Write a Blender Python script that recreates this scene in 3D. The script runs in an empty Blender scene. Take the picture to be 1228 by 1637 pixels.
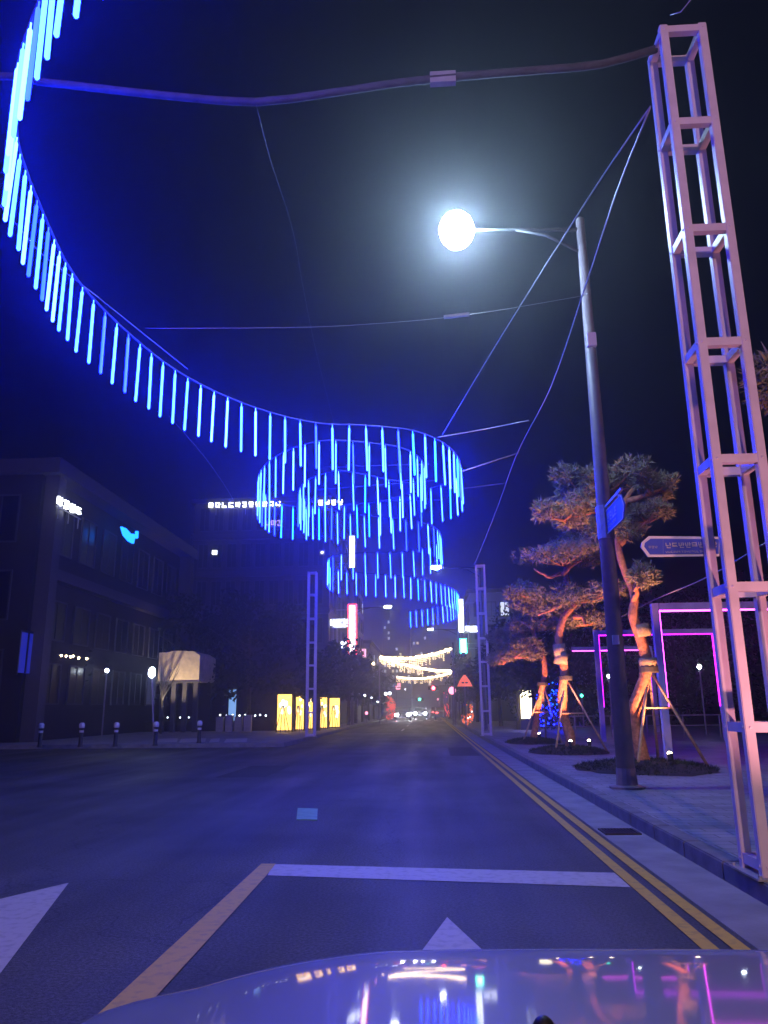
import bpy, bmesh, math, random
from mathutils import Vector, Matrix
C = bpy.context.scene
random.seed(7)
# ------------------------------------------------------------------ camera
H = 1.4
YAW, PITCH, ROLL, F = 3.1, 14.3, -0.6, 1230.0
cd = bpy.data.cameras.new("camera"); cam = bpy.data.objects.new("camera", cd)
C.collection.objects.link(cam); C.camera = cam
cd.sensor_fit = 'VERTICAL'; cd.sensor_height = 24.0; cd.lens = 24.0 * F / 1637.0
cd.clip_start = 0.02; cd.clip_end = 2000
ROT = Matrix.Rotation(math.radians(YAW), 3, 'Z') @ Matrix.Rotation(math.radians(90 + PITCH), 3, 'X') @ Matrix.Rotation(math.radians(ROLL), 3, 'Z')
cam.matrix_world = Matrix.Translation((0, 0, H)) @ ROT.to_4x4()
# ------------------------------------------------------------------ world, exposure
w = bpy.data.worlds.new("World"); C.world = w; w.use_nodes = True
bg = w.node_tree.nodes['Background']
bg.inputs[0].default_value = (0.22, 0.20, 1.0, 1); bg.inputs[1].default_value = 0.0038
C.view_settings.view_transform = 'Standard'; C.view_settings.look = 'None'
C.view_settings.exposure = 0.0; C.view_settings.gamma = 1.0
C.cycles.use_denoising = True
C.cycles.volume_bounces = 0
C.cycles.max_bounces = 6
C.cycles.sample_clamp_indirect = 4.0
C.render.film_transparent = False

# ------------------------------------------------------------------ survey helpers (metres from a photo reading)
def ray(px, py): return ROT @ Vector(((px - 614) / F, -(py - 818.5) / F, -1))
def at(px, py, Y):
    d = ray(px, py); return d * (Y / d.y) + Vector((0, 0, H))
def atz(px, py, z=0.0):
    d = ray(px, py); return d * ((z - H) / d.z) + Vector((0, 0, H))

# ------------------------------------------------------------------ materials
def mat(name, col, rough=0.6, metal=0.0, noise=0.0, scale=8.0, bump=0.0, coat=0.0, bscale=None, spec=0.5):
    m = bpy.data.materials.new(name); m.use_nodes = True
    nt = m.node_tree; b = nt.nodes['Principled BSDF']
    b.inputs['Base Color'].default_value = (*col, 1); b.inputs['Roughness'].default_value = rough
    b.inputs['Metallic'].default_value = metal; b.inputs['Coat Weight'].default_value = coat
    b.inputs['Specular IOR Level'].default_value = spec; b.inputs['Coat Roughness'].default_value = .05
    if noise or bump:
        tc = nt.nodes.new('ShaderNodeTexCoord')
        n = nt.nodes.new('ShaderNodeTexNoise'); n.inputs['Scale'].default_value = scale; n.inputs['Detail'].default_value = 6
        nt.links.new(tc.outputs['Object'], n.inputs['Vector'])
        if noise:
            r = nt.nodes.new('ShaderNodeMapRange'); r.inputs[1].default_value = 0.3; r.inputs[2].default_value = 0.7
            r.inputs[3].default_value = 1 - noise; r.inputs[4].default_value = 1 + noise
            nt.links.new(n.outputs['Fac'], r.inputs[0])
            v = nt.nodes.new('ShaderNodeVectorMath'); v.operation = 'SCALE'; v.inputs[0].default_value = col
            nt.links.new(r.outputs[0], v.inputs['Scale']); nt.links.new(v.outputs[0], b.inputs['Base Color'])
        if bump:
            n2 = nt.nodes.new('ShaderNodeTexNoise'); n2.inputs['Scale'].default_value = bscale or scale * 12; n2.inputs['Detail'].default_value = 4
            nt.links.new(tc.outputs['Object'], n2.inputs['Vector'])
            bp = nt.nodes.new('ShaderNodeBump'); bp.inputs['Strength'].default_value = bump; bp.inputs['Distance'].default_value = 0.02
            nt.links.new(n2.outputs['Fac'], bp.inputs['Height']); nt.links.new(bp.outputs[0], b.inputs['Normal'])
    return m
def emit(name, col, s):
    m = bpy.data.materials.new(name); m.use_nodes = True
    b = m.node_tree.nodes['Principled BSDF']
    b.inputs['Base Color'].default_value = (0.1, 0.1, 0.1, 1)
    b.inputs['Emission Color'].default_value = (*col, 1); b.inputs['Emission Strength'].default_value = s
    return m
def paving(name, col, sx, sy, mortar, rough=0.75):
    m = bpy.data.materials.new(name); m.use_nodes = True; nt = m.node_tree; b = nt.nodes['Principled BSDF']
    tc = nt.nodes.new('ShaderNodeTexCoord'); br = nt.nodes.new('ShaderNodeTexBrick')
    br.inputs['Scale'].default_value = 1.0; br.inputs['Brick Width'].default_value = sx; br.inputs['Row Height'].default_value = sy
    br.inputs['Mortar Size'].default_value = mortar; br.inputs['Color1'].default_value = (*[c * 1.15 for c in col], 1)
    br.inputs['Color2'].default_value = (*[c * 0.85 for c in col], 1); br.inputs['Mortar'].default_value = (*[c * 0.45 for c in col], 1)
    n = nt.nodes.new('ShaderNodeTexNoise'); n.inputs['Scale'].default_value = 1.3; n.inputs['Detail'].default_value = 8
    mx = nt.nodes.new('ShaderNodeMix'); mx.data_type = 'RGBA'; mx.blend_type = 'MULTIPLY'; mx.inputs[0].default_value = 0.55
    r = nt.nodes.new('ShaderNodeMapRange'); r.inputs[1].default_value = .3; r.inputs[2].default_value = .7; r.inputs[3].default_value = .55; r.inputs[4].default_value = 1.2
    nt.links.new(tc.outputs['Object'], br.inputs['Vector']); nt.links.new(tc.outputs['Object'], n.inputs['Vector'])
    nt.links.new(n.outputs['Fac'], r.inputs[0])
    nt.links.new(br.outputs['Color'], mx.inputs[6]); nt.links.new(r.outputs[0], mx.inputs[7])
    nt.links.new(mx.outputs[2], b.inputs['Base Color']); b.inputs['Roughness'].default_value = rough
    bp = nt.nodes.new('ShaderNodeBump'); bp.inputs['Strength'].default_value = .5; bp.inputs['Distance'].default_value = .01; bp.invert = True
    nt.links.new(br.outputs['Fac'], bp.inputs['Height']); nt.links.new(bp.outputs[0], b.inputs['Normal'])
    return m
def worn_paint(name, col, base=(0.05, 0.05, 0.055)):
    m = bpy.data.materials.new(name); m.use_nodes = True; nt = m.node_tree; b = nt.nodes['Principled BSDF']
    tc = nt.nodes.new('ShaderNodeTexCoord'); n = nt.nodes.new('ShaderNodeTexNoise'); n.inputs['Scale'].default_value = 14; n.inputs['Detail'].default_value = 10
    r = nt.nodes.new('ShaderNodeValToRGB'); r.color_ramp.elements[0].position = .36; r.color_ramp.elements[1].position = .50
    r.color_ramp.elements[0].color = (*[a * .25 + c * .75 for a, c in zip(base, col)], 1); r.color_ramp.elements[1].color = (*col, 1)
    nt.links.new(tc.outputs['Object'], n.inputs['Vector']); nt.links.new(n.outputs['Fac'], r.inputs[0]); nt.links.new(r.outputs[0], b.inputs['Base Color'])
    b.inputs['Roughness'].default_value = .6
    return m

def asphalt_mat():
    m = mat('asphalt', (.052, .052, .054), .62, bump=.6, scale=1, bscale=110); nt = m.node_tree; b = nt.nodes['Principled BSDF']; N = nt.nodes; K = nt.links
    tc = N.new('ShaderNodeTexCoord')
    def noise(sc, st, lo, hi, det=6):
        mp = N.new('ShaderNodeMapping'); mp.inputs['Scale'].default_value = st; n = N.new('ShaderNodeTexNoise'); n.inputs['Scale'].default_value = sc; n.inputs['Detail'].default_value = det
        K.new(tc.outputs['Object'], mp.inputs[0]); K.new(mp.outputs[0], n.inputs['Vector'])
        r = N.new('ShaderNodeMapRange'); r.inputs[1].default_value = .35; r.inputs[2].default_value = .65; r.inputs[3].default_value = lo; r.inputs[4].default_value = hi; K.new(n.outputs['Fac'], r.inputs[0]); return r.outputs[0]
    def mul(a, c):
        x = N.new('ShaderNodeMath'); x.operation = 'MULTIPLY'; K.new(a, x.inputs[0]); K.new(c, x.inputs[1]); return x.outputs[0]
    v = N.new('ShaderNodeTexVoronoi'); v.feature = 'DISTANCE_TO_EDGE'; v.inputs['Scale'].default_value = .22
    mp = N.new('ShaderNodeVectorMath'); mp.operation = 'ADD'; n = N.new('ShaderNodeTexNoise'); n.inputs['Scale'].default_value = 1.6; n.inputs['Detail'].default_value = 8
    K.new(tc.outputs['Object'], n.inputs['Vector']); K.new(tc.outputs['Object'], mp.inputs[0]); K.new(n.outputs['Color'], mp.inputs[1]); K.new(mp.outputs[0], v.inputs['Vector'])
    r = N.new('ShaderNodeMapRange'); r.inputs[1].default_value = 0; r.inputs[2].default_value = .004; r.inputs[3].default_value = .45; r.inputs[4].default_value = 1; K.new(v.outputs['Distance'], r.inputs[0])
    f = mul(mul(noise(.5, (1, 1, 1), .65, 1.35), noise(1.3, (1, .04, 1), .72, 1.25)), mul(noise(45, (1, 1, 1), .55, 1.55, 3), r.outputs[0]))
    s_ = N.new('ShaderNodeVectorMath'); s_.operation = 'SCALE'; s_.inputs[0].default_value = (.056, .055, .056); K.new(f, s_.inputs['Scale']); K.new(s_.outputs[0], b.inputs['Base Color'])
    K.new(noise(.9, (1, .08, 1), .5, .75), b.inputs['Roughness'])
    return m
M = dict(
    asphalt=asphalt_mat(),
    patch=mat('asphalt_patch', (.044, .044, .046), .8, noise=.3, scale=30, bump=.6, bscale=90),
    concrete=mat('concrete', (.24, .24, .25), .8, noise=.25, scale=2.2, bump=.3),
    kerb=mat('kerb_stone', (.17, .17, .18), .75, noise=.25, scale=5, bump=.3),
    paving=paving('pavement_slabs', (.27, .27, .29), .4, .2, .008),
    plaza=paving('plaza_slabs', (.26, .24, .29), .6, .6, .01, .45),
    soil=mat('soil', (.045, .035, .028), .95, noise=.5, scale=9, bump=1),
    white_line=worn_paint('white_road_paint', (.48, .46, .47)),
    yellow_line=worn_paint('yellow_road_paint', (.60, .40, .035)),
    iron=mat('cast_iron', (.04, .035, .035), .6, .6, noise=.3),
    teal=mat('pale_teal', (.16, .36, .15), .5, noise=.2),
    tower=mat('tower_white_paint', (.60, .52, .60), .42, noise=.08, scale=6),
    frame=mat('portal_white_paint', (.55, .45, .62), .4, noise=.08),
    steel=mat('galvanised_steel', (.34, .34, .36), .45, .5, noise=.15),
    pole=mat('pole_paint', (.20, .17, .20), .5, noise=.12),
    arm=mat('pole_paint_darkened', (.05, .05, .055), .6),  # pole paint darkened to offset the strong light so near the lamp
    wire=mat('wire', (.32, .32, .36), .4, .4),
    strap=mat('strap_fabric', (.045, .042, .05), .8, noise=.3),
    rail=mat('rail_paint', (.10, .10, .13), .4),
    bark=mat('pine_bark', (.36, .15, .08), .9, noise=.5, scale=14, bump=1, bscale=40),
    dbark=mat('dark_bark', (.09, .07, .06), .9, noise=.4, scale=14),
    wrap=mat('jute_wrap', (.30, .24, .17), .9, noise=.3, scale=40, bump=.8),
    rubber=mat('dark_band', (.03, .03, .03), .7),
    stake=mat('stake_wood', (.36, .26, .18), .8, noise=.3, scale=12),
    needle=mat('pine_needles', (.17, .16, .11), .7, noise=.4, scale=3),
    needle2=mat('pine_needles_light', (.25, .22, .14), .7, noise=.4, scale=3),
    leaf=mat('leaves', (.022, .032, .016), .8, noise=.4, scale=2),
    sign_blue=mat('sign_blue', (.02, .05, .42), .4),
    letter=mat('sign_letter', (.35, .36, .42), .5),
    sign_white=mat('sign_white', (.6, .6, .64), .4),
    wall=mat('wall_dark', (.02, .019, .022), .8, noise=.2, scale=.6),
    wall2=mat('wall_grey', (.05, .048, .055), .8, noise=.2, scale=.5),
    wall3=mat('wall_pale', (.2, .19, .21), .8, noise=.15, scale=.5),
    trim=mat('facade_trim', (.06, .058, .068), .7, noise=.1),
    cream=mat('cream_render', (.62, .52, .36), .8, noise=.2, scale=3),
    glass=mat('dark_glass', (.012, .013, .02), .3, spec=.25),
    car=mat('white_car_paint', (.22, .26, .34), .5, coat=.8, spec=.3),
    car_dark=mat('dark_car_paint', (.06, .06, .07), .25, coat=1),
    tyre=mat('tyre', (.02, .02, .02), .9),
    black=mat('black_plastic', (.012, .012, .014), .5),
    red_paint=mat('red_paint', (.45, .04, .03), .5),
    orange_paint=mat('orange_paint', (.75, .25, .03), .5),
)
for k, (c, s) in dict(
    led=((.0036, .015, 1), 105), led_bright=((.0055, .018, 1), 130), led_dim=((.002, .008, 1), 50), led_teal=((.0014, .022, .8), 95),
    lamp=((.52, .76, 1), 330), far_lamp=((.85, .92, 1), 60), globe=((.75, .88, 1), 45),
    magenta=((.62, .012, 1), 7), magenta_hot=((.95, .06, 1), 13),
    warm=((1, .70, .36), 24), white=((.85, .9, 1), 7), window_l=((.8, .85, 1), 1.2), window_dim=((.35, .4, 1), .07), window_d2=((.7, .8, 1), .5), window_w=((1, .8, .5), 1.5),
    red_soft=((1, .05, .08), 3.5), yellow=((1, .55, .10), 3.2), yellow_hot=((1, .86, .5), 4), red=((1, .03, .06), 60), orange=((1, .16, .03), 1.1), ember=((1, .09, .06), 1.0), pink=((1, .3, .45), 3),
    cyan=((.008, .17, 1), 5), blue=((.01, .03, 1), .3), green=((.05, .9, .55), 12), uplight=((1, .75, .5), 60), head=((1, .97, 1), 260), tail=((1, .08, .08), 8),
    cream_l=((1, .72, .4), .28), bluepanel=((.25, .5, 1), .9), lilac=((.6, .4, 1), 1.5)).items():
    M[k] = emit('lit_' + k, c, s)

# ------------------------------------------------------------------ mesh + object helpers
ORG = {}
class MB:
    def __init__(s): s.v = []; s.f = []
    def add(s, vs, fs):
        n = len(s.v); s.v += [tuple(v) for v in vs]; s.f += [tuple(i + n for i in f) for f in fs]; return s
    def box(s, c, d, rz=0.0):
        c = Vector(c); hx, hy, hz = d[0] / 2, d[1] / 2, d[2] / 2; q = Matrix.Rotation(rz, 3, 'Z')
        vs = [c + q @ Vector((x, y, z)) for x in (-hx, hx) for y in (-hy, hy) for z in (-hz, hz)]
        return s.add(vs, [(0, 1, 3, 2), (4, 6, 7, 5), (0, 4, 5, 1), (2, 3, 7, 6), (0, 2, 6, 4), (1, 5, 7, 3)])
    def b2(s, a, b): return s.box([(x + y) / 2 for x, y in zip(a, b)], [abs(y - x) for x, y in zip(a, b)])
    def tube(s, pts, r, n=8, cap=True):
        pts = [Vector(p) for p in pts]
        if not isinstance(r, (list, tuple)): r = [r] * len(pts)
        vs = []; ref = None
        for i, p in enumerate(pts):
            t = (pts[min(i + 1, len(pts) - 1)] - pts[max(i - 1, 0)]).normalized()
            if ref is None: ref = t.orthogonal().normalized()
            u = (ref - t * ref.dot(t)).normalized(); ref = u; v = t.cross(u)
            vs += [p + (u * math.cos(a) + v * math.sin(a)) * r[i] for a in [2 * math.pi * k / n for k in range(n)]]
        fs = [(i * n + k, i * n + (k + 1) % n, (i + 1) * n + (k + 1) % n, (i + 1) * n + k) for i in range(len(pts) - 1) for k in range(n)]
        if cap: fs += [tuple(reversed(range(n))), tuple((len(pts) - 1) * n + k for k in range(n))]
        return s.add(vs, fs)
    def bar(s, a, b, w, h):
        a, b = Vector(a), Vector(b); t = (b - a).normalized()
        up = Vector((0, 0, 1)) if abs(t.z) < .95 else Vector((0, 1, 0))
        u = t.cross(up).normalized(); v = u.cross(t)
        vs = [p + u * x + v * y for p in (a, b) for x, y in ((-w / 2, -h / 2), (w / 2, -h / 2), (w / 2, h / 2), (-w / 2, h / 2))]
        return s.add(vs, [(3, 2, 1, 0), (4, 5, 6, 7)] + [(i, (i + 1) % 4, 4 + (i + 1) % 4, 4 + i) for i in range(4)])
    def ell(s, c, r, nu=12, nv=8):
        c = Vector(c); r = r if hasattr(r, '__len__') else (r, r, r); vs = []
        for j in range(nv + 1):
            th = math.pi * j / nv
            vs += [c + Vector((r[0] * math.sin(th) * math.cos(a), r[1] * math.sin(th) * math.sin(a), r[2] * math.cos(th))) for a in [2 * math.pi * i / nu for i in range(nu)]]
        return s.add(vs, [(j * nu + i, (j + 1) * nu + i, (j + 1) * nu + (i + 1) % nu, j * nu + (i + 1) % nu) for j in range(nv) for i in range(nu)])
    def lathe(s, c, prof, n=16):
        c = Vector(c); vs = [c + Vector((r * math.cos(a), r * math.sin(a), z)) for r, z in prof for a in [2 * math.pi * i / n for i in range(n)]]
        m = len(prof)
        return s.add(vs, [(j * n + i, j * n + (i + 1) % n, (j + 1) * n + (i + 1) % n, (j + 1) * n + i) for j in range(m - 1) for i in range(n)] + [tuple(reversed(range(n))), tuple((m - 1) * n + i for i in range(n))])
    def prism(s, poly, d):      # polygon (3D points) extruded by vector d
        d = Vector(d); n = len(poly); p = [Vector(q) for q in poly]
        return s.add(p + [q + d for q in p], [tuple(reversed(range(n))), tuple(range(n, 2 * n))] + [(i, (i + 1) % n, n + (i + 1) % n, n + i) for i in range(n)])
    def build(s, name, m, parent=None, loc=None, smooth=False, bevel=0):
        org = ORG.get(parent.name, Vector((0, 0, 0))) if parent else Vector(loc or (0, 0, 0))
        me = bpy.data.meshes.new(name)
        me.from_pydata([tuple(Vector(v) - org) for v in s.v], [], s.f); me.update()
        bm = bmesh.new(); bm.from_mesh(me)
        if bevel: bmesh.ops.bevel(bm, geom=bm.edges, offset=bevel, segments=2, affect='EDGES', clamp_overlap=True)
        bm.normal_update(); bm.to_mesh(me); bm.free()
        if smooth:
            for p in me.polygons: p.use_smooth = True
        for mm in (m if isinstance(m, (list, tuple)) else [m]): me.materials.append(mm)
        o = bpy.data.objects.new(name, me); C.collection.objects.link(o)
        if parent: o.parent = parent
        else: o.location = org
        ORG[o.name] = org
        return o
def tag(o, label=None, cat=None, group=None, kind=None):
    for k, v in (('label', label), ('category', cat), ('group', group), ('kind', kind)):
        if v: o[k] = v
    return o
def thing(name, label, cat, loc, group=None):
    o = bpy.data.objects.new(name, None); C.collection.objects.link(o); o.location = Vector(loc); o.empty_display_size = .2
    ORG[o.name] = Vector(loc); return tag(o, label, cat, group)
def tree_copy(root, loc, label, rz=0, sc=None, swap=None):
    def cp(o, par):
        c = o.copy(); C.collection.objects.link(c); c.parent = par
        for ch in [x for x in list(o.children)]: cp(ch, c)
        return c
    r = root.copy(); C.collection.objects.link(r); r.location = loc; r.rotation_euler = (0, 0, rz)
    if sc: r.scale = sc
    for ch in list(root.children): cp(ch, r)
    r['label'] = label; return r
def lamp_light(name, kind, loc, energy, col, parent=None, **kw):
    l = bpy.data.lights.new(name, kind); l.energy = energy; l.color = col
    for k, v in kw.items():
        if k != 'aim': setattr(l, k, v)
    o = bpy.data.objects.new(name, l); C.collection.objects.link(o)
    if parent: o.parent = parent; loc = Vector(loc) - ORG[parent.name]
    o.location = loc
    if 'aim' in kw: o.rotation_euler = Vector(kw['aim']).to_track_quat('-Z', 'Y').to_euler()
    return o
def glyphs(mb, a, u, v, n, hgt, gap=.25, seed=1, th=.03, dense=4, nrm=None):
    """n blurred letter shapes in a row: strokes in the plane (u,v) from corner a"""
    rnd = random.Random(seed); a, u, v = Vector(a), Vector(u).normalized(), Vector(v).normalized()
    nrm = u.cross(v).normalized(); cell = hgt * .92
    for i in range(n):
        o = a + u * (i * cell * (1 + gap)); st = []
        t = hgt * .17
        def S_(a0, b0, a1, b1): st.append((a0 * cell, b0 * hgt, a1 * cell, b1 * hgt))
        w_ = .15; fin = rnd.random() < .55; b0 = .42 if fin else .12; hz_ = rnd.random() < .35; x1 = .92 if hz_ else .6; t1 = .98
        c = rnd.choice('gnmbd')
        if c in 'gmd': S_(.04, t1 - w_, x1, t1)
        if c in 'nmbd': S_(.04, b0, x1, b0 + w_)
        if c in 'nmbd': S_(.04, b0, .04 + w_, t1)
        if c in 'gmb': S_(x1 - w_, b0, x1, t1)
        if hz_: S_(0, b0 - .2, 1, b0 - .2 + w_ * .8) if fin else S_(0, 0, 1, w_ * .8)
        else:
            S_(.76, .36 if fin else 0, .76 + w_, 1)
            if rnd.random() < .7: S_(.9, .62, 1.03, .62 + w_)
        if fin and not hz_: S_(.15, 0, .9, w_); S_(.15, 0, .15 + w_, .3)
        for q, (x0, y0, x1, y1) in enumerate(st):
            e = nrm * (.002 * q)
            mb.prism([o + u * x0 + v * y0 + e, o + u * x1 + v * y0 + e, o + u * x1 + v * y1 + e, o + u * x0 + v * y1 + e], nrm * th)
def sheet(name, poly, z, m, kind='structure'):
    mb = MB(); mb.add([(x, y, z) for x, y in poly], [tuple(range(len(poly)))])
    o = mb.build(name, m)
    if o.data.polygons[0].normal.z < 0: o.data.flip_normals()
    if kind: o['kind'] = kind
    return o

# ------------------------------------------------------------------ ground
KX = 2.42                                    # kerb face, right side of the street
sheet('ground', [(-400, -60), (400, -60), (400, 600), (-400, 600)], -.03, M['asphalt'])
sheet('road', [(-60, -40), (1.9, -40), (1.9, 400), (-60, 400)], 0, M['asphalt'])
MB().b2((1.9, -40, -.02), (2.38, 400, .004)).build('gutter', M['concrete'])['kind'] = 'structure'
k = MB()
for i in range(-30, 180):
    k.b2((2.38, i * 1.0 + .004, -.02), (2.56, i * 1.0 + .996, .15))
k.build('kerb', M['kerb'], bevel=.012)['kind'] = 'structure'
MB().b2((2.56, -40, -.02), (6.1, 400, .146)).build('pavement', M['paving'])['kind'] = 'structure'
MB().b2((6.1, -40, -.02), (120, 400, .142)).build('plaza', M['plaza'])['kind'] = 'structure'
LY = 30.5
LX = -5.55
MB().b2((-90, LY, -.02), (LX - .16, 400, .146)).build('pavement_left', M['paving'])['kind'] = 'structure'
k = MB(); k.b2((LX - .16, LY, -.02), (LX, 400, .15)); k.b2((-90, LY - .16, -.02), (LX, LY, .15))
k.build('kerb_left', M['kerb'])['kind'] = 'structure'
# markings
def strip(name, a, b, wdt, m, z=.008):
    a, b = Vector(a), Vector(b); t = (b - a).normalized(); n = Vector((-t.y, t.x)) * wdt / 2
    return sheet(name, [tuple(a - n), tuple(b - n), tuple(b + n), tuple(a + n)], z, m)
strip('yellow_line', (1.62, -6), (1.62, 120), .1, M['yellow_line'])
strip('yellow_line', (1.80, -6), (1.80, 120), .1, M['yellow_line'])
p = [atz(*q) for q in ((436, 1382), (998, 1396), (1018, 1419), (428, 1400))]
p[1].x = p[2].x = 1.563
sheet('stop_line', [(v.x, v.y) for v in p], .004, M['white_line'])
p = [atz(*q) for q in ((418, 1382), (441, 1382), (425, 1402), (212, 1637), (142, 1637))]
sheet('yellow_centre_line', [(v.x, v.y) for v in p], .008, M['yellow_line'])
# lane arrow ahead and the big arrow of the next lane
t = atz(715, 1467)
sheet('lane_arrow', [(t.x, t.y), (t.x + .26, t.y - 1.0), (t.x + .08, t.y - .9), (t.x + .08, t.y - 3), (t.x - .08, t.y - 3), (t.x - .08, t.y - .9), (t.x - .22, t.y - 1.0)], .004, M['white_line'])
p = [atz(*q) for q in ((110, 1412), (-60, 1452), (-330, 1560), (-60, 1637))]
sheet('turn_arrow', [(v.x, v.y) for v in p], .004, M['white_line'])
for y0 in (50, 62, 76): strip('lane_dash', (-1.75, y0), (-1.75, y0 + 5), .12, M['white_line'])
for i in range(9): strip('crossing_stripe', (-5.2 + i * .85, 88), (-5.2 + i * .85, 92), .45, M['white_line'])
strip('far_stop_line', (-4.9, 82.5), (1.4, 82.2), .5, M['white_line'])
strip('left_stop_line', (-5.4, 45), (-2, 44.6), .25, M['white_line'])
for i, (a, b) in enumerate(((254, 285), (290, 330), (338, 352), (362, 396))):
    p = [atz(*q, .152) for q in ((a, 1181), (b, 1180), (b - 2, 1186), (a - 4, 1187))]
    sheet('painted_reflection', [(v.x, v.y) for v in p], .152, M['white_line'])  # bright ground reflection drawn in as white-painted sheets
for x, y, a_, b_ in ((.6, 24, .9, 5), (-4.6, 17, 1.1, 3.5)): sheet('road_patch', [(x, y), (x + a_, y + .05), (x + a_ - .03, y + b_), (x + .04, y + b_ - .04)], .004, M['patch'])
# grate and teal patch
gy = atz(985, 1331).y
g = thing('drain_grate', 'dark iron drain grate set in the pale roadside gutter', 'drain', (2.13, gy, .004))
m = MB(); m.b2((1.93, gy - .2, .0045), (2.33, gy - .165, .02)); m.b2((1.93, gy + .165, .0045), (2.33, gy + .2, .02)); m.b2((1.93, gy - .165, .0045), (1.96, gy + .165, .02)); m.b2((2.30, gy - .165, .0045), (2.33, gy + .165, .02))
m.build('rim', M['iron'], g)
m = MB(); m.b2((1.962, gy - .163, .0045), (2.298, gy + .163, .006)); m.build('pit', M['black'], g)
m = MB()
for i in range(9): m.b2((1.975 + i * .036, gy - .163, .0065), (1.993 + i * .036, gy + .163, .018))
m.build('bars', M['iron'], g)
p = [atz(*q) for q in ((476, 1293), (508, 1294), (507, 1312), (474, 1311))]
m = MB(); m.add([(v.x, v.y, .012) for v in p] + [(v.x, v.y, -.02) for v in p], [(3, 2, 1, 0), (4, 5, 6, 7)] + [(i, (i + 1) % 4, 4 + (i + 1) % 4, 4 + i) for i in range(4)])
tag(m.build('teal_patch', M['teal'], loc=p[0]), 'small pale teal patch set in the asphalt beyond the stop line', 'cover plate')  # thin teal slab, slightly proud of the road

# ------------------------------------------------------------------ light towers
ZR = [.18 + 1.1 * k + .0 for k in range(8)]; ZR = [1.23, 2.32, 3.40, 4.47, 5.60, 6.75, 7.82]
def light_tower(label):
    s = .37; t = .078; b = thing('lattice_tower', label, 'tower', (0, 0, 0), 'lattice towers at the kerbs')
    for x in (-s / 2, s / 2):
        for y in (-s / 2, s / 2):
            MB().b2((x - t / 2, y - t / 2, 0), (x + t / 2, y + t / 2, 7.72)).build('leg', M['tower'], b, bevel=.006)
    m = MB(); m.b2((-s / 2 - .1, -s / 2 - .1, .002), (s / 2 + .1, s / 2 + .1, .016))
    for x in (-1, 1):
        for y in (-1, 1): m.tube([(x * (s / 2 + .07), y * (s / 2 + .07), .016), (x * (s / 2 + .07), y * (s / 2 + .07), .035)], .014, 6)
    m.build('base_plate', M['steel'], b)
    for z in ZR + [.24]:
        m = MB(); z -= .19; hh = .075; bt = m
        for x in (-1, 1):
            for y in (-1, 1): bt.ell((x * s / 2, y * (s / 2 + t / 2 + .001), z + .037), (.011, .007, .011), 6, 4).ell((x * (s / 2 + t / 2 + .001), y * s / 2, z + .037), (.007, .011, .011), 6, 4); q = t * .42
        for y in (-s / 2, s / 2): m.b2((-s / 2 + t / 2, y - q, z), (s / 2 - t / 2, y + q, z + hh))
        for x in (-s / 2, s / 2): m.b2((x - q, -s / 2 + t / 2, z), (x + q, s / 2 - t / 2, z + hh))
        m.build('ring', M['tower'], b)
    return b
tw = light_tower('tall white lattice tower close by at the right kerb, running out of the frame')
TX, TY = 2.45 + .19, 6.50
tw.location = (TX, TY, .15)
a = at(487, 1178, 36.7)
tree_copy(tw, (a.x + .25, 36.9, .15), 'distant blue-violet lattice tower at the left kerb by the yellow lit panels')
b = at(770, 1177, 35.7)
tree_copy(tw, (b.x + .25, 35.9, .15), 'distant lattice tower at the right kerb just before the dark trees')
tree_copy(tw, (-6.1, TY, .15), 'lattice tower off the left edge that carries the overhead strap')

# ------------------------------------------------------------------ hanging ribbons of light
def catmull(P, step):
    out = []
    P = [P[0] * 2 - P[1]] + P + [P[-1] * 2 - P[-2]]
    for i in range(1, len(P) - 2):
        n = max(2, int((P[i + 1] - P[i]).length / step * 4))
        for k in range(n):
            t = k / n; a, b, c, d = P[i - 1], P[i], P[i + 1], P[i + 2]
            out.append(.5 * ((2 * b) + (c - a) * t + (2 * a - 5 * b + 4 * c - d) * t * t + (3 * b - a - 3 * c + d) * t ** 3))
    out.append(P[-2]); return out
RZ = 7.4
tube_me = None
def ribbon(label, px, spacing, extra=(), tilt=0.0, tr=.017, name='light_ribbon', mats=('led', 'led_bright', 'led_dim', 'led_teal'), L=1.0):
    pts = list(extra) + [atz(x, y, RZ) for x, y in px]
    cur = catmull(pts, .3)
    root = thing(name, label, 'light ribbon', cur[len(cur) // 2] + Vector((0, 0, 0)), 'hanging ribbons of blue light tubes')
    MB().tube([p + Vector((0, 0, .06)) for p in cur], .018, 6).build('rail', M['rail'], root, smooth=True)
    acc = 0; n = 0; nxt = 0; org = ORG[root.name]; meshes = {}
    for i in range(1, len(cur)):
        seg = cur[i] - cur[i - 1]
        while nxt <= acc + seg.length and n < 100:
            p = cur[i - 1] + seg * ((nxt - acc) / max(seg.length, 1e-6))
            r = random.random(); mk = mats[0] if r < .6 else mats[1] if r < .8 else mats[2] if r < .93 else mats[3]
            key = mk
            if key not in meshes:
                m = MB(); m.lathe((0, 0, 0), [(tr * .5, -L), (tr, -L + .02), (tr, -.04), (tr * .5, -.02)], 7); m.tube([(0, 0, -.02), (0, 0, .045)], .008, 4)
                o = m.build('light_tube', M[mk], None); meshes[key] = o.data; bpy.data.objects.remove(o)
            o = bpy.data.objects.new('light_tube', meshes[key]); C.collection.objects.link(o); o.parent = root
            o.location = p - org
            o.rotation_euler = (random.uniform(-.012, .012), random.uniform(-.03, .012) + tilt, 0)
            n += 1; nxt += spacing * (.74 if label.startswith('long') and acc < 7 else 1)
        acc += seg.length
    return root, n
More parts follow.
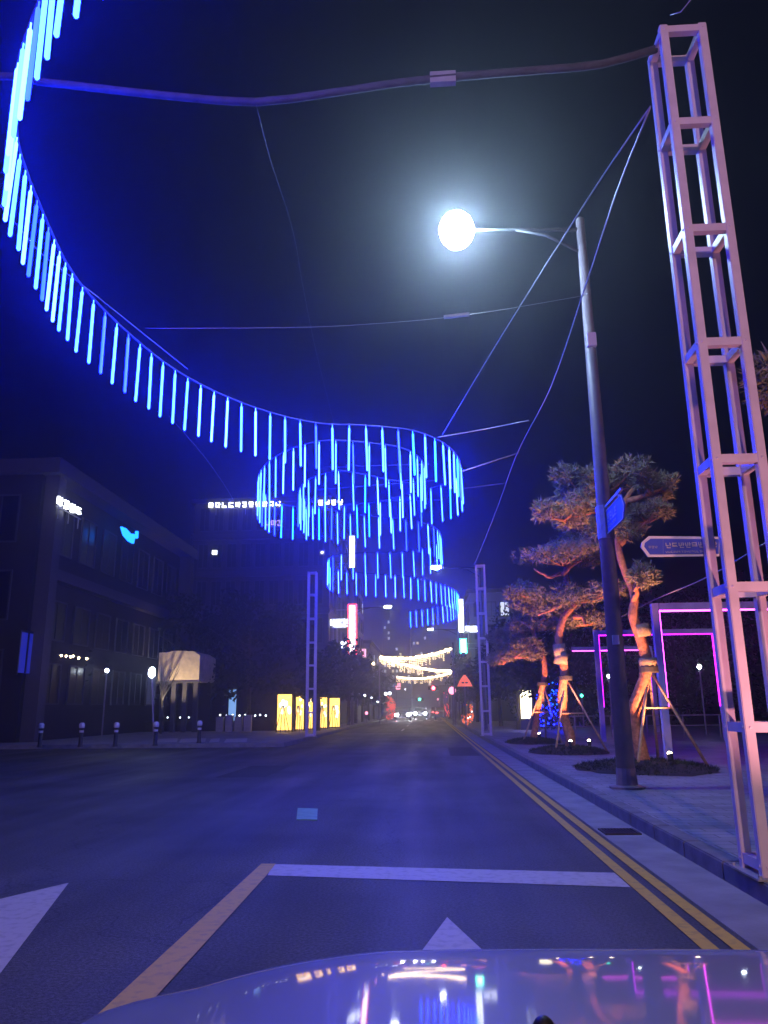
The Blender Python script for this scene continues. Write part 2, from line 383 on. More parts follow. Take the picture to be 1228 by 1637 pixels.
r1, n1 = ribbon('long sweeping ribbon of blue light tubes overhead at upper left, nearest the camera',
    [(30, 100), (24, 170), (28, 235), (45, 290), (62, 332), (84, 382), (108, 430), (146, 480), (209, 541), (276, 593), (348, 632), (425, 661), (507, 680), (587, 684), (660, 692), (707, 710), (731, 732), (738, 752)],
    .37, tr=.022, extra=[atz(x, y, RZ - 1) + Vector((0, 0, 1)) for x, y in ((320, -150), (230, -70), (180, -25), (145, 8), (116, 34), (86, 67), (66, 103), (52, 140))])
r2, n2 = ribbon('looping ribbon of blue light tubes joining the right-hand bend of the near sweep',
    [(736, 760), (722, 772), (690, 783), (640, 796), (597, 806), (530, 812), (461, 811), (428, 796), (413, 770), (425, 745), (463, 722), (520, 708), (595, 712), (650, 722), (676, 742), (674, 760), (640, 772), (585, 762), (540, 756), (497, 768), (478, 788), (494, 806)], .40)
r3, n3 = ribbon('middle ribbon of blue light tubes above the vertical signs, bending at a street lamp',
    [(500, 812), (560, 824), (640, 832), (685, 840), (704, 856), (698, 872), (650, 884), (580, 886), (535, 890), (524, 900), (535, 912), (570, 917), (640, 922)], .50)
r4, n4 = ribbon('farthest small ribbon of blue light tubes ending beside the white blade sign',
    [(645, 922), (690, 931), (722, 942), (733, 953), (722, 965), (690, 973), (652, 979)], .55)

# overhead strap, cables
def cable(name, label, pts, r, m='wire', cat='cable', group=None, n=5):
    if len(pts) > 2: pts = catmull([Vector(p) for p in pts], 1.2)
    return tag(MB().tube(pts, r, n).build(name, M[m], None, loc=pts[0], smooth=True), label, cat, group)
def sag(a, b, s, n=14):
    a, b = Vector(a), Vector(b)
    return [a.lerp(b, i / n) - Vector((0, 0, 4 * s * (i / n) * (1 - i / n))) for i in range(n + 1)]
sp = [at(x, y, TY) for x, y in ((1048, 92), (960, 103), (860, 112), (740, 122), (640, 132), (520, 150), (410, 163), (300, 156), (200, 146), (60, 130), (0, 122))]
sp = [Vector((TX - .2, TY, 7.8))] + sp[1:] + [Vector((-5.9, TY, 7.7))]
sp = catmull(sp, 1.0); m = MB()
m.tube(sp, .04, 8)
tag(m.build('overhead_strap', M['strap'], loc=sp[0], smooth=True), 'wide pale strap crossing the night sky from the near tower to the left', 'strap')
m = MB(); q = at(708, 126, TY); m.box(q, (.26, .07, .13)); tag(m.build('junction_box', M['steel'], loc=q), 'small grey box clipped on the overhead strap above the lamp', 'box')
top = Vector((TX - .24, TY, 7.2)); ft = Vector((b.x, 35.9, 7.9))
cable('cable', 'thin cable from the near tower past the lamp pole to the far tower', [at(1040, 170, 6.9), at(985, 310, 8.6), at(935, 460, 11.3), at(880, 620, 15), at(826, 727, 20), at(792, 820, 26), ft], .012)
cable('cable', 'thin cable crossing the lamp arm from the near tower to the ribbon bend', [at(1040, 170, 6.9), at(968, 275, 8.2), at(894, 390, 9.8), at(794, 550, 13), at(707, 695, 17)], .011)
cable('cable', 'short pale stay from the top of the ribbon bend pointing to the right', [at(700, 699, 17.2), at(775, 686, 17.6), at(846, 672, 17.3)], .016)
cable('cable', 'pale stay from the outer ribbon bend up to the long right-hand cable', [at(737, 754, 19), at(829, 724, 20)], .02)
cable('cable', 'faint lowest stay between the ribbon bend and the right-hand cable', [at(726, 783, 20), at(808, 772, 23)], .012)
cable('cable', 'faint horizontal cable with a pale clamp just under the lamp glare', [at(232, 525, 11.6), at(430, 524, 12.0), at(560, 520, 12.2), at(735, 505, 12.2), at(925, 474, 12.2), at(934, 470, 12.3)], .005)
m = MB(); q = at(730, 505.5, 12.2); m.bar(q + Vector((-.22, 0, -.01)), q + Vector((.22, 0, .03)), .06, .05); tag(m.build('cable_clamp', M['steel'], loc=q), 'pale clamp sleeve on the faint cable under the lamp', 'clamp')
cable('cable', 'short glinting wire against the dark sky left of the lamp', [at(410, 168, TY + .0), at(428, 240, 7.6), at(447, 300, 9), at(462, 345, 9.9), at(474, 395, 10.9), at(483, 450, 12), at(505, 560, 14.2), at(535, 680, 16.1)], .0014)
cable('cable', 'faint wire slanting down from the near ribbon towards the roof signs', [at(270, 665, 26), at(310, 710, 29), at(340, 748, 33), at(368, 790, 40), at(380, 815, 57.6)], .014)
cable('cable', 'blue-lit wire passing behind the near ribbon at the left edge', [at(-120, 250, 7.5), at(0, 328, 8.2), at(60, 400, 9.0), at(150, 470, 10.3), at(300, 590, 13)], .008)
cable('cable', 'thin wire from the tower top out of the top of the frame', [Vector((TX - .1, TY - .2, 8.0)), at(1104, 0, 6.1), at(1125, -140, 5.7)], .006)
# thin cross stays that carry the loops
for i, (x0, y0, x1, y1, Y, lb) in enumerate(((500, 747, 690, 742, 18.9, 'upper faint stay'), (505, 783, 700, 768, 20, 'middle faint stay'), (545, 805, 720, 798, 21.5, 'lowest faint stay'))):
    cable('stay_wire', lb + ' across the loop of blue tubes', [at(x0, y0, Y), at(x1, y1, Y)], .014, 'rail', 'stay wire', 'stay wires across the loop')

# ------------------------------------------------------------------ street lamps
def street_lamp(label, base, tip, lit, rad=.13, hd=(.5, .24, .1), energy=None, sphere=None):
    base, tip = Vector(base), Vector(tip)
    L = thing('street_lamp', label, 'street lamp', base, 'street lamps along the street')
    ztop = tip.z + .12; m = MB()
    hgt = ztop - base.z
    m.tube([base, base + Vector((0, 0, hgt * .5)), base + Vector((0, 0, hgt))], [rad, rad * .8, rad * .55], 12).build('pole', M['pole'], L, smooth=True)
    m = MB(); m.lathe(base, [(rad * 1.9, 0), (rad * 1.9, .03), (rad * 1.15, .05), (rad * 1.05, .3)], 14); m.build('base_flange', M['pole'], L)
    s = 1 if tip.x > base.x else -1; ax = base.x
    a0 = Vector((ax, base.y, ztop - .22))
    d = (Vector((tip.x, tip.y, tip.z)) - a0)
    m = MB(); m.tube([a0, a0 + d * .5 + Vector((0, 0, .01)), a0 + d * .9], [.04, .032, .026], 8)
    m.tube([Vector((ax, base.y, ztop - .72)), a0 + d * .28 - Vector((0, 0, .12)), a0 + d * .52 - Vector((0, 0, .0))], .028, 8)
    m.build('arm', M['arm'], L, smooth=True)
    hm = MB(); hm.prism([tip + Vector((x * hd[0], y * hd[1], .05)) for x, y in ((-.5, -.35), (-.35, -.5), (.35, -.5), (.5, -.3), (.5, .3), (.35, .5), (-.35, .5), (-.5, .35))], (0, 0, hd[2]))
    hm.build('lamp_head', M['steel'], L)
    m = MB(); m.ell(tip, sphere or (hd[0] * .4, hd[1] * .4, .06), 16, 10); m.build('lens', M[lit], L, smooth=True)
    if energy: lamp_light('lamp_glow', 'POINT', tip - Vector((0, 0, (sphere[2] if sphere else .06) + .12)), energy, (.72, .86, 1), L, shadow_soft_size=.12)
    return L
pb = at(1003, 1260, 12.9); pb.z = .15
tip = at(730, 368, 12.9)
sl = street_lamp('near street lamp with a blazing white head on a grey pole by the kerb', pb, tip, 'lamp', .145, energy=None, sphere=(.33, .3, .38))  # glowing ellipsoid oversized: lens bloom put into its shape
m = MB(); q = Vector((pb.x, pb.y - .11, at(950, 548, 12.9).z)); m.box(q, (.16, .12, .26)); m.build('camera_box', M['sign_white'], sl, bevel=.01)
m = MB(); q = Vector((pb.x - .02, pb.y - .135, at(985, 1024, 12.9).z)); m.box(q, (.1, .05, .15)); m.build('sticker_plate', M['sign_white'], sl)
for (x, y, Y, lb, bx) in ((697, 907, 44, 'second street lamp down the street, its head just right of the middle ribbon', 3.1), (620, 970, 62, 'small street lamp on the left whose head floats in front of the far apartment tower', -6.0), (688, 1006, 82, 'far small street lamp whose head shines below the last ribbon', 3.1)):
    tp = at(x, y, Y); street_lamp(lb, (bx, Y, .15), tp, 'far_lamp', .1, hd=(.7, .35, .1), sphere=(.3, .17, .13))
# added unseen lamp behind the camera, pink fill for road and pale fronts
street_lamp('added street lamp, unseen behind the camera, placed for fill light', (3.1, -13, .15), (.7, -13, 9.3), 'far_lamp', .13, energy=None)
lamp_light('rear_fill_light', 'POINT', (.7, -13, 8.9), 6600, (1, .58, .60), None, shadow_soft_size=.15)

# left post lamp
gp = atz(246, 1192, .15); gl = thing('post_lamp', 'slim post lamp with a glaring white head behind the bollards at left', 'post lamp', (gp.x, gp.y, .15))
zt = at(243, 1075, gp.y)
MB().tube([(gp.x, gp.y, .15), (zt.x, gp.y, zt.z)], .035, 8).build('pole', M['pole'], gl)
MB().ell((zt.x, gp.y, zt.z), (.13, .13, .2), 12, 8).build('lens', M['globe'], gl, smooth=True)

# ------------------------------------------------------------------ signs near right
# street name sign on the lamp pole, runs along the street
zs = at(985, 832, 12.6).z
x0 = pb.x - .0; q0, q1 = 12.72, 11.55
S = thing('street_name_sign', 'blue street name plate seen edge-on, clamped to the lamp pole', 'sign', (pb.x, q0, zs - .2))
m = MB(); m.prism([(pb.x - .01, q0, zs - .2), (pb.x - .01, q1 + .15, zs - .2), (pb.x - .01, q1, zs), (pb.x - .01, q1 + .15, zs + .2), (pb.x - .01, q0, zs + .2)], (.02, 0, 0)); m.build('plate', M['sign_blue'], S)
m = MB(); z = zs
m.bar((pb.x - .018, q0, z - .19), (pb.x - .018, q1 + .15, z - .19), .006, .016); m.bar((pb.x - .018, q0, z + .19), (pb.x - .018, q1 + .15, z + .19), .006, .016)
m.bar((pb.x - .018, q1 + .15, z - .19), (pb.x - .018, q1 + .01, z), .006, .016); m.bar((pb.x - .018, q1 + .15, z + .19), (pb.x - .018, q1 + .01, z), .006, .016)
glyphs(m, (pb.x - .013, q0 - .08, z - .03), (0, -1, 0), (0, 0, 1), 4, .15, .2, 3, .004)
glyphs(m, (pb.x - .013, q0 - .08, z - .13), (0, -1, 0), (0, 0, 1), 8, .06, .3, 4, .004)
m.build('lettering', M['letter'], S)
m = MB(); m.bar((pb.x, pb.y, zs + .28), (pb.x, q1 + .1, zs + .28), .04, .04); m.bar((pb.x, q0 - .1, zs + .28), (pb.x, q0 - .1, zs + .2), .03, .03); m.bar((pb.x, q1 + .3, zs + .28), (pb.x, q1 + .3, zs + .2), .03, .03); m.tube([(pb.x, pb.y, zs - .25), (pb.x, pb.y, zs + .32)], .14, 12)
m.build('bracket', M['steel'], S)
# arrow sign on the tower
aY = 6.74
def A(px, py): return at(px, py, aY)
S = thing('arrow_sign', 'long blue arrow-ended street sign with white outline fixed to the near tower', 'sign', A(1140, 872))
def apoly(pts, y0, th): return [Vector((A(*p).x, aY + y0, A(*p).z)) for p in pts]
m = MB(); m.prism(apoly([(1025, 875), (1036, 890), (1150, 889), (1150, 858), (1037, 857), (1026, 867)], 0, 0), (0, .02, 0)); m.build('white_outline', M['sign_white'], S)
m = MB(); m.prism(apoly([(1030, 874), (1039, 886.5), (1060, 886.5), (1060, 861.5), (1040, 861.5), (1031, 868)], -.004, 0), (0, .003, 0)); m.prism(apoly([(1060.3, 886.5), (1149, 885.5), (1149, 862), (1060.3, 861.5)], -.004, 0), (0, .003, 0)); m.build('blue_panel', M['sign_blue'], S)
m = MB(); glyphs(m, A(1064, 877) - Vector((0, .006, 0)), (1, 0, 0), (0, 0, 1), 8, .05, .22, 8, .002); m.build('lettering', M['letter'], S); m = MB(); glyphs(m, A(1064, 884.5) - Vector((0, .006, 0)), (1, 0, 0), (0, 0, 1), 15, .018,   .35, 9, .002); m.build('small_lettering', M['letter'], S); m = MB(); glyphs(m, A(1037, 877) - Vector((0, .006, 0)), (1, 0, 0), (0, 0, 1), 3, .022, .3, 5, .002)
m.build('lettering', M['letter'], S)

# ------------------------------------------------------------------ pines
def tuft(vs, fs, c, d, n, L, wd, rnd):
    for _ in range(n):
        v = Vector((rnd.gauss(0, 1), rnd.gauss(0, 1), rnd.gauss(0, 1) * .8 + .35)).normalized(); v = (v + d * .5).normalized()
        sd = v.cross(Vector((rnd.gauss(0, 1), rnd.gauss(0, 1), rnd.gauss(0, 1)))).normalized() * wd
        i = len(vs); e = c + v * L * rnd.uniform(.6, 1.1); vs += [c - sd, c + sd, e]; fs.append((i, i + 1, i + 2))
def pine(label, trunk, radii, pads, limbs, seed, group='pines on the right pavement', stakes=None, wraps=(), dens=1.0):
    rnd = random.Random(seed)
    T = thing('pine_tree', label, 'tree', trunk[0], group)
    m = MB(); tr = catmull([Vector(p) for p in trunk], .6)
    n = len(tr); rr = []
    for i in range(n):
        t = i / (n - 1) * (len(radii) - 1); k = min(int(t), len(radii) - 2); rr.append(radii[k] + (radii[k + 1] - radii[k]) * (t - k))
    rr = [x * .8 for x in rr]; rr[0] *= 1.35
    m.tube(tr, [r * rnd.uniform(.93, 1.07) for r in rr], 10).build('trunk', M['bark'], T, smooth=True)
    for lm in limbs:
        m = MB(); pts = catmull([Vector(p) for p in lm], .4); pts = [pp + Vector((rnd.uniform(-1, 1), rnd.uniform(-1, 1), rnd.uniform(-1, 1))) * .025 for pp in pts]
        m.tube(pts, [.075 * (1 - .7 * i / len(pts)) for i in range(len(pts))], 6).build('branch', M['bark'], T, smooth=True)
    for (c, r) in pads:
        vs, fs = [], []; c = Vector(c); mi = []
        nb = 5 + int(r[0] * 3)
        subs = [(c + Vector((rnd.uniform(-.75, .75) * r[0], rnd.uniform(-.7, .7) * r[1], rnd.uniform(-.35, .5) * r[2])), rnd.uniform(.3, .5)) for _ in range(nb)]
        cnt = int(62 * dens)
        for sc, sr in subs:
            for _ in range(cnt):
                v = Vector((rnd.gauss(0, 1), rnd.gauss(0, 1), rnd.gauss(0, 1))).normalized() * (rnd.random() ** .45)
                pp = sc + Vector((v.x * r[0] * sr, v.y * r[1] * sr, v.z * r[2] * sr * 1.25 + .02))
                tuft(vs, fs, pp, v * .6, 9, .18, .017, rnd)
        mb = MB(); mb.v = [tuple(v) for v in vs]; mb.f = fs
        mb.build('needle_pad', M['needle'] if rnd.random() < .6 else M['needle2'], T)
        m = MB()          # fine twigs inside the pad
        for sc, sr in subs:
            m.tube([c - Vector((0, 0, r[2] * .5)), c.lerp(sc, .5) - Vector((0, 0, r[2] * .35)), sc], [.03, .02, .01], 5)
        m.build('twigs', M['bark'], T)
    for p0, p1, r in wraps:
        MB().tube([p0, Vector(p0).lerp(Vector(p1), .5), p1], r, 10).build('trunk_wrap', M['wrap'], T, smooth=True)
    return T
def px_tree(Y, trunk, radii, pads, limbs, wraps=(), **kw):
    tp = [at(x, y, Y + dy) for x, y, dy in [(t + (0,))[:3] for t in trunk]]
    if tp[0].z < .5: tp[0].z = .12
    pd = []
    for (x, y, rx, ry, dy) in pads:
        c = at(x, y, Y + dy); s = (c - Vector((0, 0, H))).length / F; pd.append((c, (rx * s * 1.08, rx * s * .95, ry * s * .92)))
    lm = [[at(x, y, Y + dy) for x, y, dy in l] for l in limbs]
    wp = [(at(a, b, Y), at(c, d, Y), r) for a, b, c, d, r in wraps]
    return pine(trunk=tp, radii=radii, pads=pd, limbs=lm, wraps=wp, **kw)
Y1 = atz(1030, 1228, .15).y; Y2 = atz(908, 1202, .15).y; Y3 = atz(852, 1187, .15).y
p1 = px_tree(Y1, [(1030, 1228), (1020, 1180), (1012, 1140), (1026, 1100), (1034, 1060), (1022, 1015), (1012, 985), (1014, 950), (996, 905), (988, 860), (1000, 800), (1020, 775)], [.2, .17, .17, .16, .15, .13, .11, .1, .09, .08, .06],
    [(1012, 930, 38, 30, -.4), (975, 770, 62, 34, .2), (1038, 775, 40, 30, -.3), (900, 815, 62, 38, .4), (930, 775, 45, 30, .3), (1035, 825, 36, 22, -.2), (1050, 792, 24, 18, .3), (985, 850, 40, 30, .1)],
    [[(990, 870, 0), (1020, 845, -.2), (1045, 820, -.3)], [(996, 820, 0), (960, 818, .2), (905, 826, .4)], [(1002, 800, 0), (1030, 792, -.2), (1060, 785, -.2)], [(1012, 960, 0), (1018, 945, -.3), (1015, 928, -.4)]],
    wraps=[(1029, 1018, 1024, 998, .17), (1037, 1066, 1035, 1052, .19)],
    label='nearest leaning pine behind the lamp pole, trunk lit orange-red', seed=5, dens=1.0)
p2 = px_tree(Y2, [(910, 1202), (912, 1180), (900, 1140), (899, 1100), (903, 1075), (897, 1045), (893, 1020), (902, 985), (918, 968), (914, 950), (905, 915), (915, 870), (935, 840)], [.2, .18, .17, .16, .15, .14, .13, .12, .11, .1, .07, .05],
    [(900, 893, 68, 26, -.3), (880, 962, 62, 32, .2), (945, 950, 48, 26, -.2), (930, 890, 60, 30, .4), (935, 850, 55, 34, .3), (850, 945, 36, 20, 0), (930, 990, 42, 20, .6)],
    [[(914, 962, 0), (940, 950, -.2), (975, 940, -.3)], [(914, 958, 0), (890, 970, 0), (860, 985, .1)], [(918, 985, 0), (930, 988, -.1), (936, 1000, -.2)], [(905, 915, 0), (880, 922, -.4), (855, 910, -.5)], [(899, 918, -.4), (915, 905, -.4), (930, 895, -.4)]],
    wraps=[(897, 1052, 893, 1030, .19), (896, 1062, 898, 1044, .2)],
    label='middle pine with a crooked glowing orange trunk and a wrap of jute', seed=9, dens=1.0)
p3 = px_tree(Y3, [(852, 1187), (858, 1150), (864, 1110), (871, 1080), (869, 1050), (860, 1028), (852, 1010), (850, 985), (860, 965)], [.17, .15, .14, .14, .13, .11, .09, .07],
    [(822, 1040, 40, 24, -.2), (835, 1000, 46, 24, .1), (845, 975, 45, 22, .3), (805, 1055, 22, 14, 0), (870, 1000, 30, 16, .4), (815, 1020, 30, 20, .4)],
    [[(861, 1030, 0), (845, 1022, 0), (825, 1030, -.1)], [(850, 1000, -.3), (835, 995, -.3), (815, 990, -.3)], [(864, 1000, 0), (872, 985, 0)]],
    label='farthest pine of the lit row, thin orange trunk bowed to the right', seed=12, dens=.9)
Y4 = 7.6
p4 = px_tree(Y4, [(1420, 1400), (1410, 1200), (1385, 1000), (1370, 850), (1350, 720), (1330, 640)], [.17, .15, .13, .11, .08, .06],
    [(1272, 628, 58, 48, 0), (1345, 590, 80, 42, .2), (1340, 680, 80, 50, -.2)], [[(1352, 720, 0), (1310, 680, 0), (1260, 645, 0)]],
    label='pine at the right edge with only a clump of needles showing beside the tower', seed=21, dens=1.6)
# stakes
def stakes(label, Y, apex, feet, barz, seed=0):
    ap = at(*apex, Y); fp = [Vector((ap.x + dx, Y + dy, .14)) for dx, dy in feet]
    S = thing('tree_stakes', label, 'tree support', (ap.x, Y, .14), 'timber supports round the pines')
    for i, f in enumerate(fp): MB().tube([f, ap + (f - ap).normalized() * .17], [.032, .028], 8).build('stake', M['stake'], S, smooth=True)
    q = [f + (ap - f) * ((barz - .14) / (ap.z - .14)) for f in fp]
    m = MB()
    for i in range(len(q)): m.tube([q[i], q[(i + 1) % len(q)]], .02, 6)
    m.build('cross_bar', M['stake'], S)
    m = MB(); m.lathe(ap - Vector((0, 0, .1)), [(.19, 0), (.2, .02), (.2, .12), (.19, .14)], 14); m.build('collar', M['rubber'], S)
stakes('timber stakes braced around the nearest pine', Y1, (1037, 1068), [(-.55, -.5), (1.0, -.1), (.25, .8), (-.5, .55)], 1.35)
stakes('timber stakes braced around the middle pine', Y2, (904, 1082), [(-.5, -.5), (1.05, .1), (.1, .7)], 1.2)
stakes('timber stakes braced around the farthest lit pine', Y3, (868, 1092), [(-.9, -.4), (.5, -.3), (.1, .8)], 1.2)
# beds + ground spotlights
def bed(label, x, y, rx, ry, seed):
    rnd = random.Random(seed); m = MB(); n = 28; rings = 7; vs = []; ph = [rnd.uniform(.92, 1.06) for _ in range(n)]
    for j in range(rings):
        t = 1 - j / rings
        for i in range(n):
            a = 2 * math.pi * i / n; vs.append((x + rx * t * math.cos(a) * ph[i], y + ry * t * math.sin(a) * ph[i], .14 + .16 * (1 - t ** 2) + rnd.uniform(0, .02)))
    vs.append((x, y, .31)); fs = [(j * n + i, j * n + (i + 1) % n, (j + 1) * n + (i + 1) % n, (j + 1) * n + i) for j in range(rings - 1) for i in range(n)] + [((rings - 1) * n + i, (rings - 1) * n + (i + 1) % n, len(vs) - 1) for i in range(n)]
    m.add(vs, fs)
    B = thing('planting_bed', label, 'planting bed', (x, y, .14), 'planting beds under the pines')
    m.build('soil_mound', M['soil'], B, smooth=True)
    g = MB(); v2, f2 = [], []
    for _ in range(700):
        a = rnd.uniform(0, 6.28); t = rnd.random() ** .5; c = Vector((x + rx * t * math.cos(a) * .95, y + ry * t * math.sin(a) * .95, .15 + .15 * (1 - t * t)))
        tuft(v2, f2, c, Vector((0, 0, 1.5)), 5, .10, .008, rnd)
    g.v = [tuple(v) for v in v2]; g.f = f2; o = g.build('low_grass', M['leaf'], B); o['kind'] = 'stuff'
b1 = at(1030, 1228, Y1); b2_ = at(908, 1202, Y2); b3 = at(852, 1187, Y3)
bed('dark planting bed under the nearest pine beside the lamp pole', b1.x + .0, Y1, 1.45, 1.9, 1)
bed('dark planting bed under the middle pine', b2_.x - .0, Y2, 1.1, 1.8, 2)
bed('dark planting bed under the farthest lit pine', b3.x - .0, Y3, 1.0, 1.7, 3)
def ground_spot(label, p, aim, energy, col=(1, .34, .15), size=math.radians(70), lit='uplight'):
    S = thing('ground_spotlight', label, 'spotlight', p, 'ground spotlights under the pines'); p = Vector(p)
    MB().lathe(p, [(.05, 0), (.05, .06), (.02, .07)], 10).build('foot', M['black'], S)
    d = (Vector(aim) - p).normalized()
    MB().tube([p + Vector((0, 0, .08)), p + Vector((0, 0, .08)) + d * .12], [.045, .06], 12).build('can', M['black'], S)
    c = p + Vector((0, 0, .08)) + d * .124
    MB().ell(c, .045, 10, 6).build('lens', M[lit], S, smooth=True)
    if energy: lamp_light('spot_beam', 'SPOT', c + d * .06, energy, col, S, spot_size=size, spot_blend=.8, shadow_soft_size=.05, aim=d)
ground_spot('bright ground spotlight at the foot of the middle pine', (b2_.x - .1, Y2 - 1.1, .28), (b2_.x + .1, Y2, 3.2), 2000)
ground_spot('small ground spotlight in the bed of the middle pine, right of its trunk', (b2_.x + .42, Y2 - 1.0, .28), (b2_.x + .5, Y2 + .3, 5.4), 900, (1, .4, .22))
ground_spot('small ground spotlight in the bed beside the nearest pine', (b1.x + .3, Y1 - .9, .28), (b1.x + .1, Y1, 3.0), 1500)
ground_spot('ground spotlight hidden by the lamp pole at the nearest pine', (b1.x - .65, Y1 - 1.0, .24), (b1.x - .5, Y1 + .2, 7), 1100, (1, .4, .22))
ground_spot('ground spotlight at the foot of the farthest lit pine', (b3.x + .1, Y3 - 1.1, .28), (b3.x + .1, Y3, 3), 1900)
ground_spot('pinkish ground floodlight lighting the near tower from outside the frame', (3.15, 4.9, .15), (2.6, 6.48, 3.4), 300, (1, .36, .36), math.radians(100))
ground_spot('ground spotlight under the right edge pine outside the frame', (4.6, 6.4, .2), (4.4, 7.6, 4), 260)

# ------------------------------------------------------------------ portal frames with magenta strips
def portal(label, lx, rx, Y, zt, dep=.9, hot=True):
    P = thing('light_portal', label, 'light frame', (lx, Y, .142), 'square light portals on the plaza'); t = .17
    MB().b2((lx, Y - t / 2, .142), (lx + t, Y + t / 2, zt)).build('post', M['frame'], P, bevel=.008)
    MB().b2((rx - t, Y - t / 2, .142), (rx, Y + t / 2, zt)).build('post', M['frame'], P, bevel=.008)
    MB().b2((lx + t + .002, Y - t / 2, zt - t), (rx - t - .002, Y + t / 2, zt)).build('beam', M['frame'], P)
    h = .03; zi = zt - t - .003
    MB().b2((lx + t + .003, Y - .02, 1.35), (lx + t + h, Y + .02, zi - .04)).build('light_strip', M['magenta_hot' if hot else 'magenta'], P)
    MB().b2((rx - t - h, Y - .02, 1.35), (rx - t - .003, Y + .02, zi - .04)).build('light_strip', M['magenta'], P)
    MB().b2((lx + t + .003, Y - .02, zi - h), (rx - t - .003, Y + .02, zi)).build('light_strip', M['magenta_hot' if hot else 'magenta'], P)
Yp = atz(1070, 1216, .142).y; a = at(1040, 965, Yp); portal('nearest square portal with a bright pink-white strip, behind the near tower', a.x, a.x + 4.3, Yp, a.z)
Yq = atz(965, 1186, .142).y; a = at(948, 1008, Yq); c = at(1146, 1008, Yq); portal('second square portal with magenta strips, left post rising beside the lamp pole', a.x, c.x, Yq, a.z, hot=False)
Yr = Yq * 1.33; a = at(893, 1035, Yr); c = at(1042, 1035, Yr); portal('third square portal, its strip glowing across between the pine trunks', a.x, c.x, Yr, a.z)
a = at(1190, 1005, Yp); m = MB()
cable('cable', 'thin stay rising from the nearest portal corner behind the tower', [at(948, 1010, Yq), at(1040, 962, Yp + 1), at(1128, 924, 13), at(1228, 865, 11)], .012)

# ------------------------------------------------------------------ bollards
base = None
for i, (x, y, lb) in enumerate(((48, 1196, 'leftmost bollard by the left frame edge'), (110, 1196, 'second bollard from the left edge'), (180, 1194, 'third bollard, in the dark gap before the post lamp'), (248, 1192, 'bollard directly below the post lamp'), (318, 1188, 'rightmost bollard with a bright cap, in front of the cream building'))):
    q = atz(x, y, 0.15); q.y = max(q.y, 28.5)
    if base is None:
        base = thing('bollard', lb, 'bollard', q, 'bollards along the left pavement'); z = q.z
        MB().lathe(q, [(.11, 0), (.09, .04), (.075, .1), (.07, .66)], 12).build('post', M['black'], base, smooth=True)
        MB().lathe(q + Vector((0, 0, .66)), [(.085, 0), (.1, .02), (.1, .14), (.05, .19)], 12).build('cap', M['sign_white'], base, smooth=True)
        MB().lathe(q + Vector((0, 0, .5)), [(.073, 0), (.078, .01), (.078, .07), (.073, .08)], 12).build('reflective_band', M['sign_white'], base)
    else: tree_copy(base, q, lb)

# ------------------------------------------------------------------ street trees (dark)
def leafy(label, loc, h, r, seed, group, name='street_tree', n=900, low=.42, m='leaf'):
    rnd = random.Random(seed); loc = Vector(loc); T = thing(name, label, 'tree', loc, group)
    tr = [loc, loc + Vector((.05, 0, h * .3)), loc + Vector((-.05, .05, h * .6)), loc + Vector((0, 0, h * .85))]
    MB().tube(tr, [.14, .11, .08, .03], 8).build('trunk', M['dbark'], T, smooth=True)
    for k in range(5):
        a = rnd.uniform(0, 6.28); z0 = h * rnd.uniform(.35, .6)
        MB().tube([loc + Vector((0, 0, z0)), loc + Vector((math.cos(a) * r * .4, math.sin(a) * r * .4, z0 + h * .12)), loc + Vector((math.cos(a) * r * .8, math.sin(a) * r * .8, z0 + h * .22))], [.05, .035, .015], 5).build('branch', M['dbark'], T)
    vs, fs = [], []
    cl = [(Vector((rnd.gauss(0, .42) * r, rnd.gauss(0, .42) * r, h * rnd.uniform(low, .98))), rnd.uniform(.25, .45) * r) for _ in range(22)]
    for _ in range(n * 2):
        c, cr = rnd.choice(cl); v = Vector((rnd.gauss(0, 1), rnd.gauss(0, 1), rnd.gauss(0, 1))).normalized() * cr * rnd.random() ** .4
        p = loc + c + v; u = Vector((rnd.gauss(0, 1), rnd.gauss(0, 1), rnd.gauss(0, 1))).normalized(); q = u.orthogonal().normalized(); s = rnd.uniform(.09, .2)
        i = len(vs); vs += [p - u * s, p + q * s * .6, p + u * s, p - q * s * .6]; fs.append((i, i + 1, i + 2, i + 3))
    mb = MB(); mb.v = [tuple(v) for v in vs]; mb.f = fs; mb.build('crown', M[m], T)
    return T
LT = leafy('first dark street tree on the left, beside the yellow panels', (-6.6, 47, .15), 4.9, 1.7, 31, 'dark street trees on the left')
ords = ['second', 'third', 'fourth', 'fifth', 'sixth', 'seventh', 'eighth', 'ninth']
for i in range(8):
    yy = 47 + (i + 1) * 7.5
    tree_copy(LT, (-6.5 + random.uniform(-.2, .2), yy, .15), f'{ords[i]} dark street tree of the left row, counted from the yellow panels', random.uniform(0, 6), (1, 1, random.uniform(.9, 1.15)))
RT = leafy('first dark street tree on the right beyond the far tower', (5.2, 40, .15), 5.4, 1.9, 33, 'dark street trees on the right')
for i in range(7):
    tree_copy(RT, (3.9 + max(0, 1.2 - i * .3), 46 + i * 8, .15), f'{ords[i]} dark street tree of the right row beyond the far tower', random.uniform(0, 6), (1, 1, random.uniform(.9, 1.15)))
# bushy trees at left plaza in front of the buildings
LB = leafy('broad dark tree in front of the big office block, left of the far tower', (-11.5, 50, .15), 8.5, 3.4, 41, 'broad dark trees before the left buildings', n=1500, low=.3)
for i, (x, y, s, lb) in enumerate(((-15.5, 51, 1.0, 'broad dark tree before the left side of the office block'), (-20.5, 40, 1.0, 'broad dark tree before the long building, right of the blue window'), (-25, 36, .9, 'broad dark tree near the left frame edge'))):
    tree_copy(LB, (x, y, .15), lb, i * 1.3, (s, s, s))
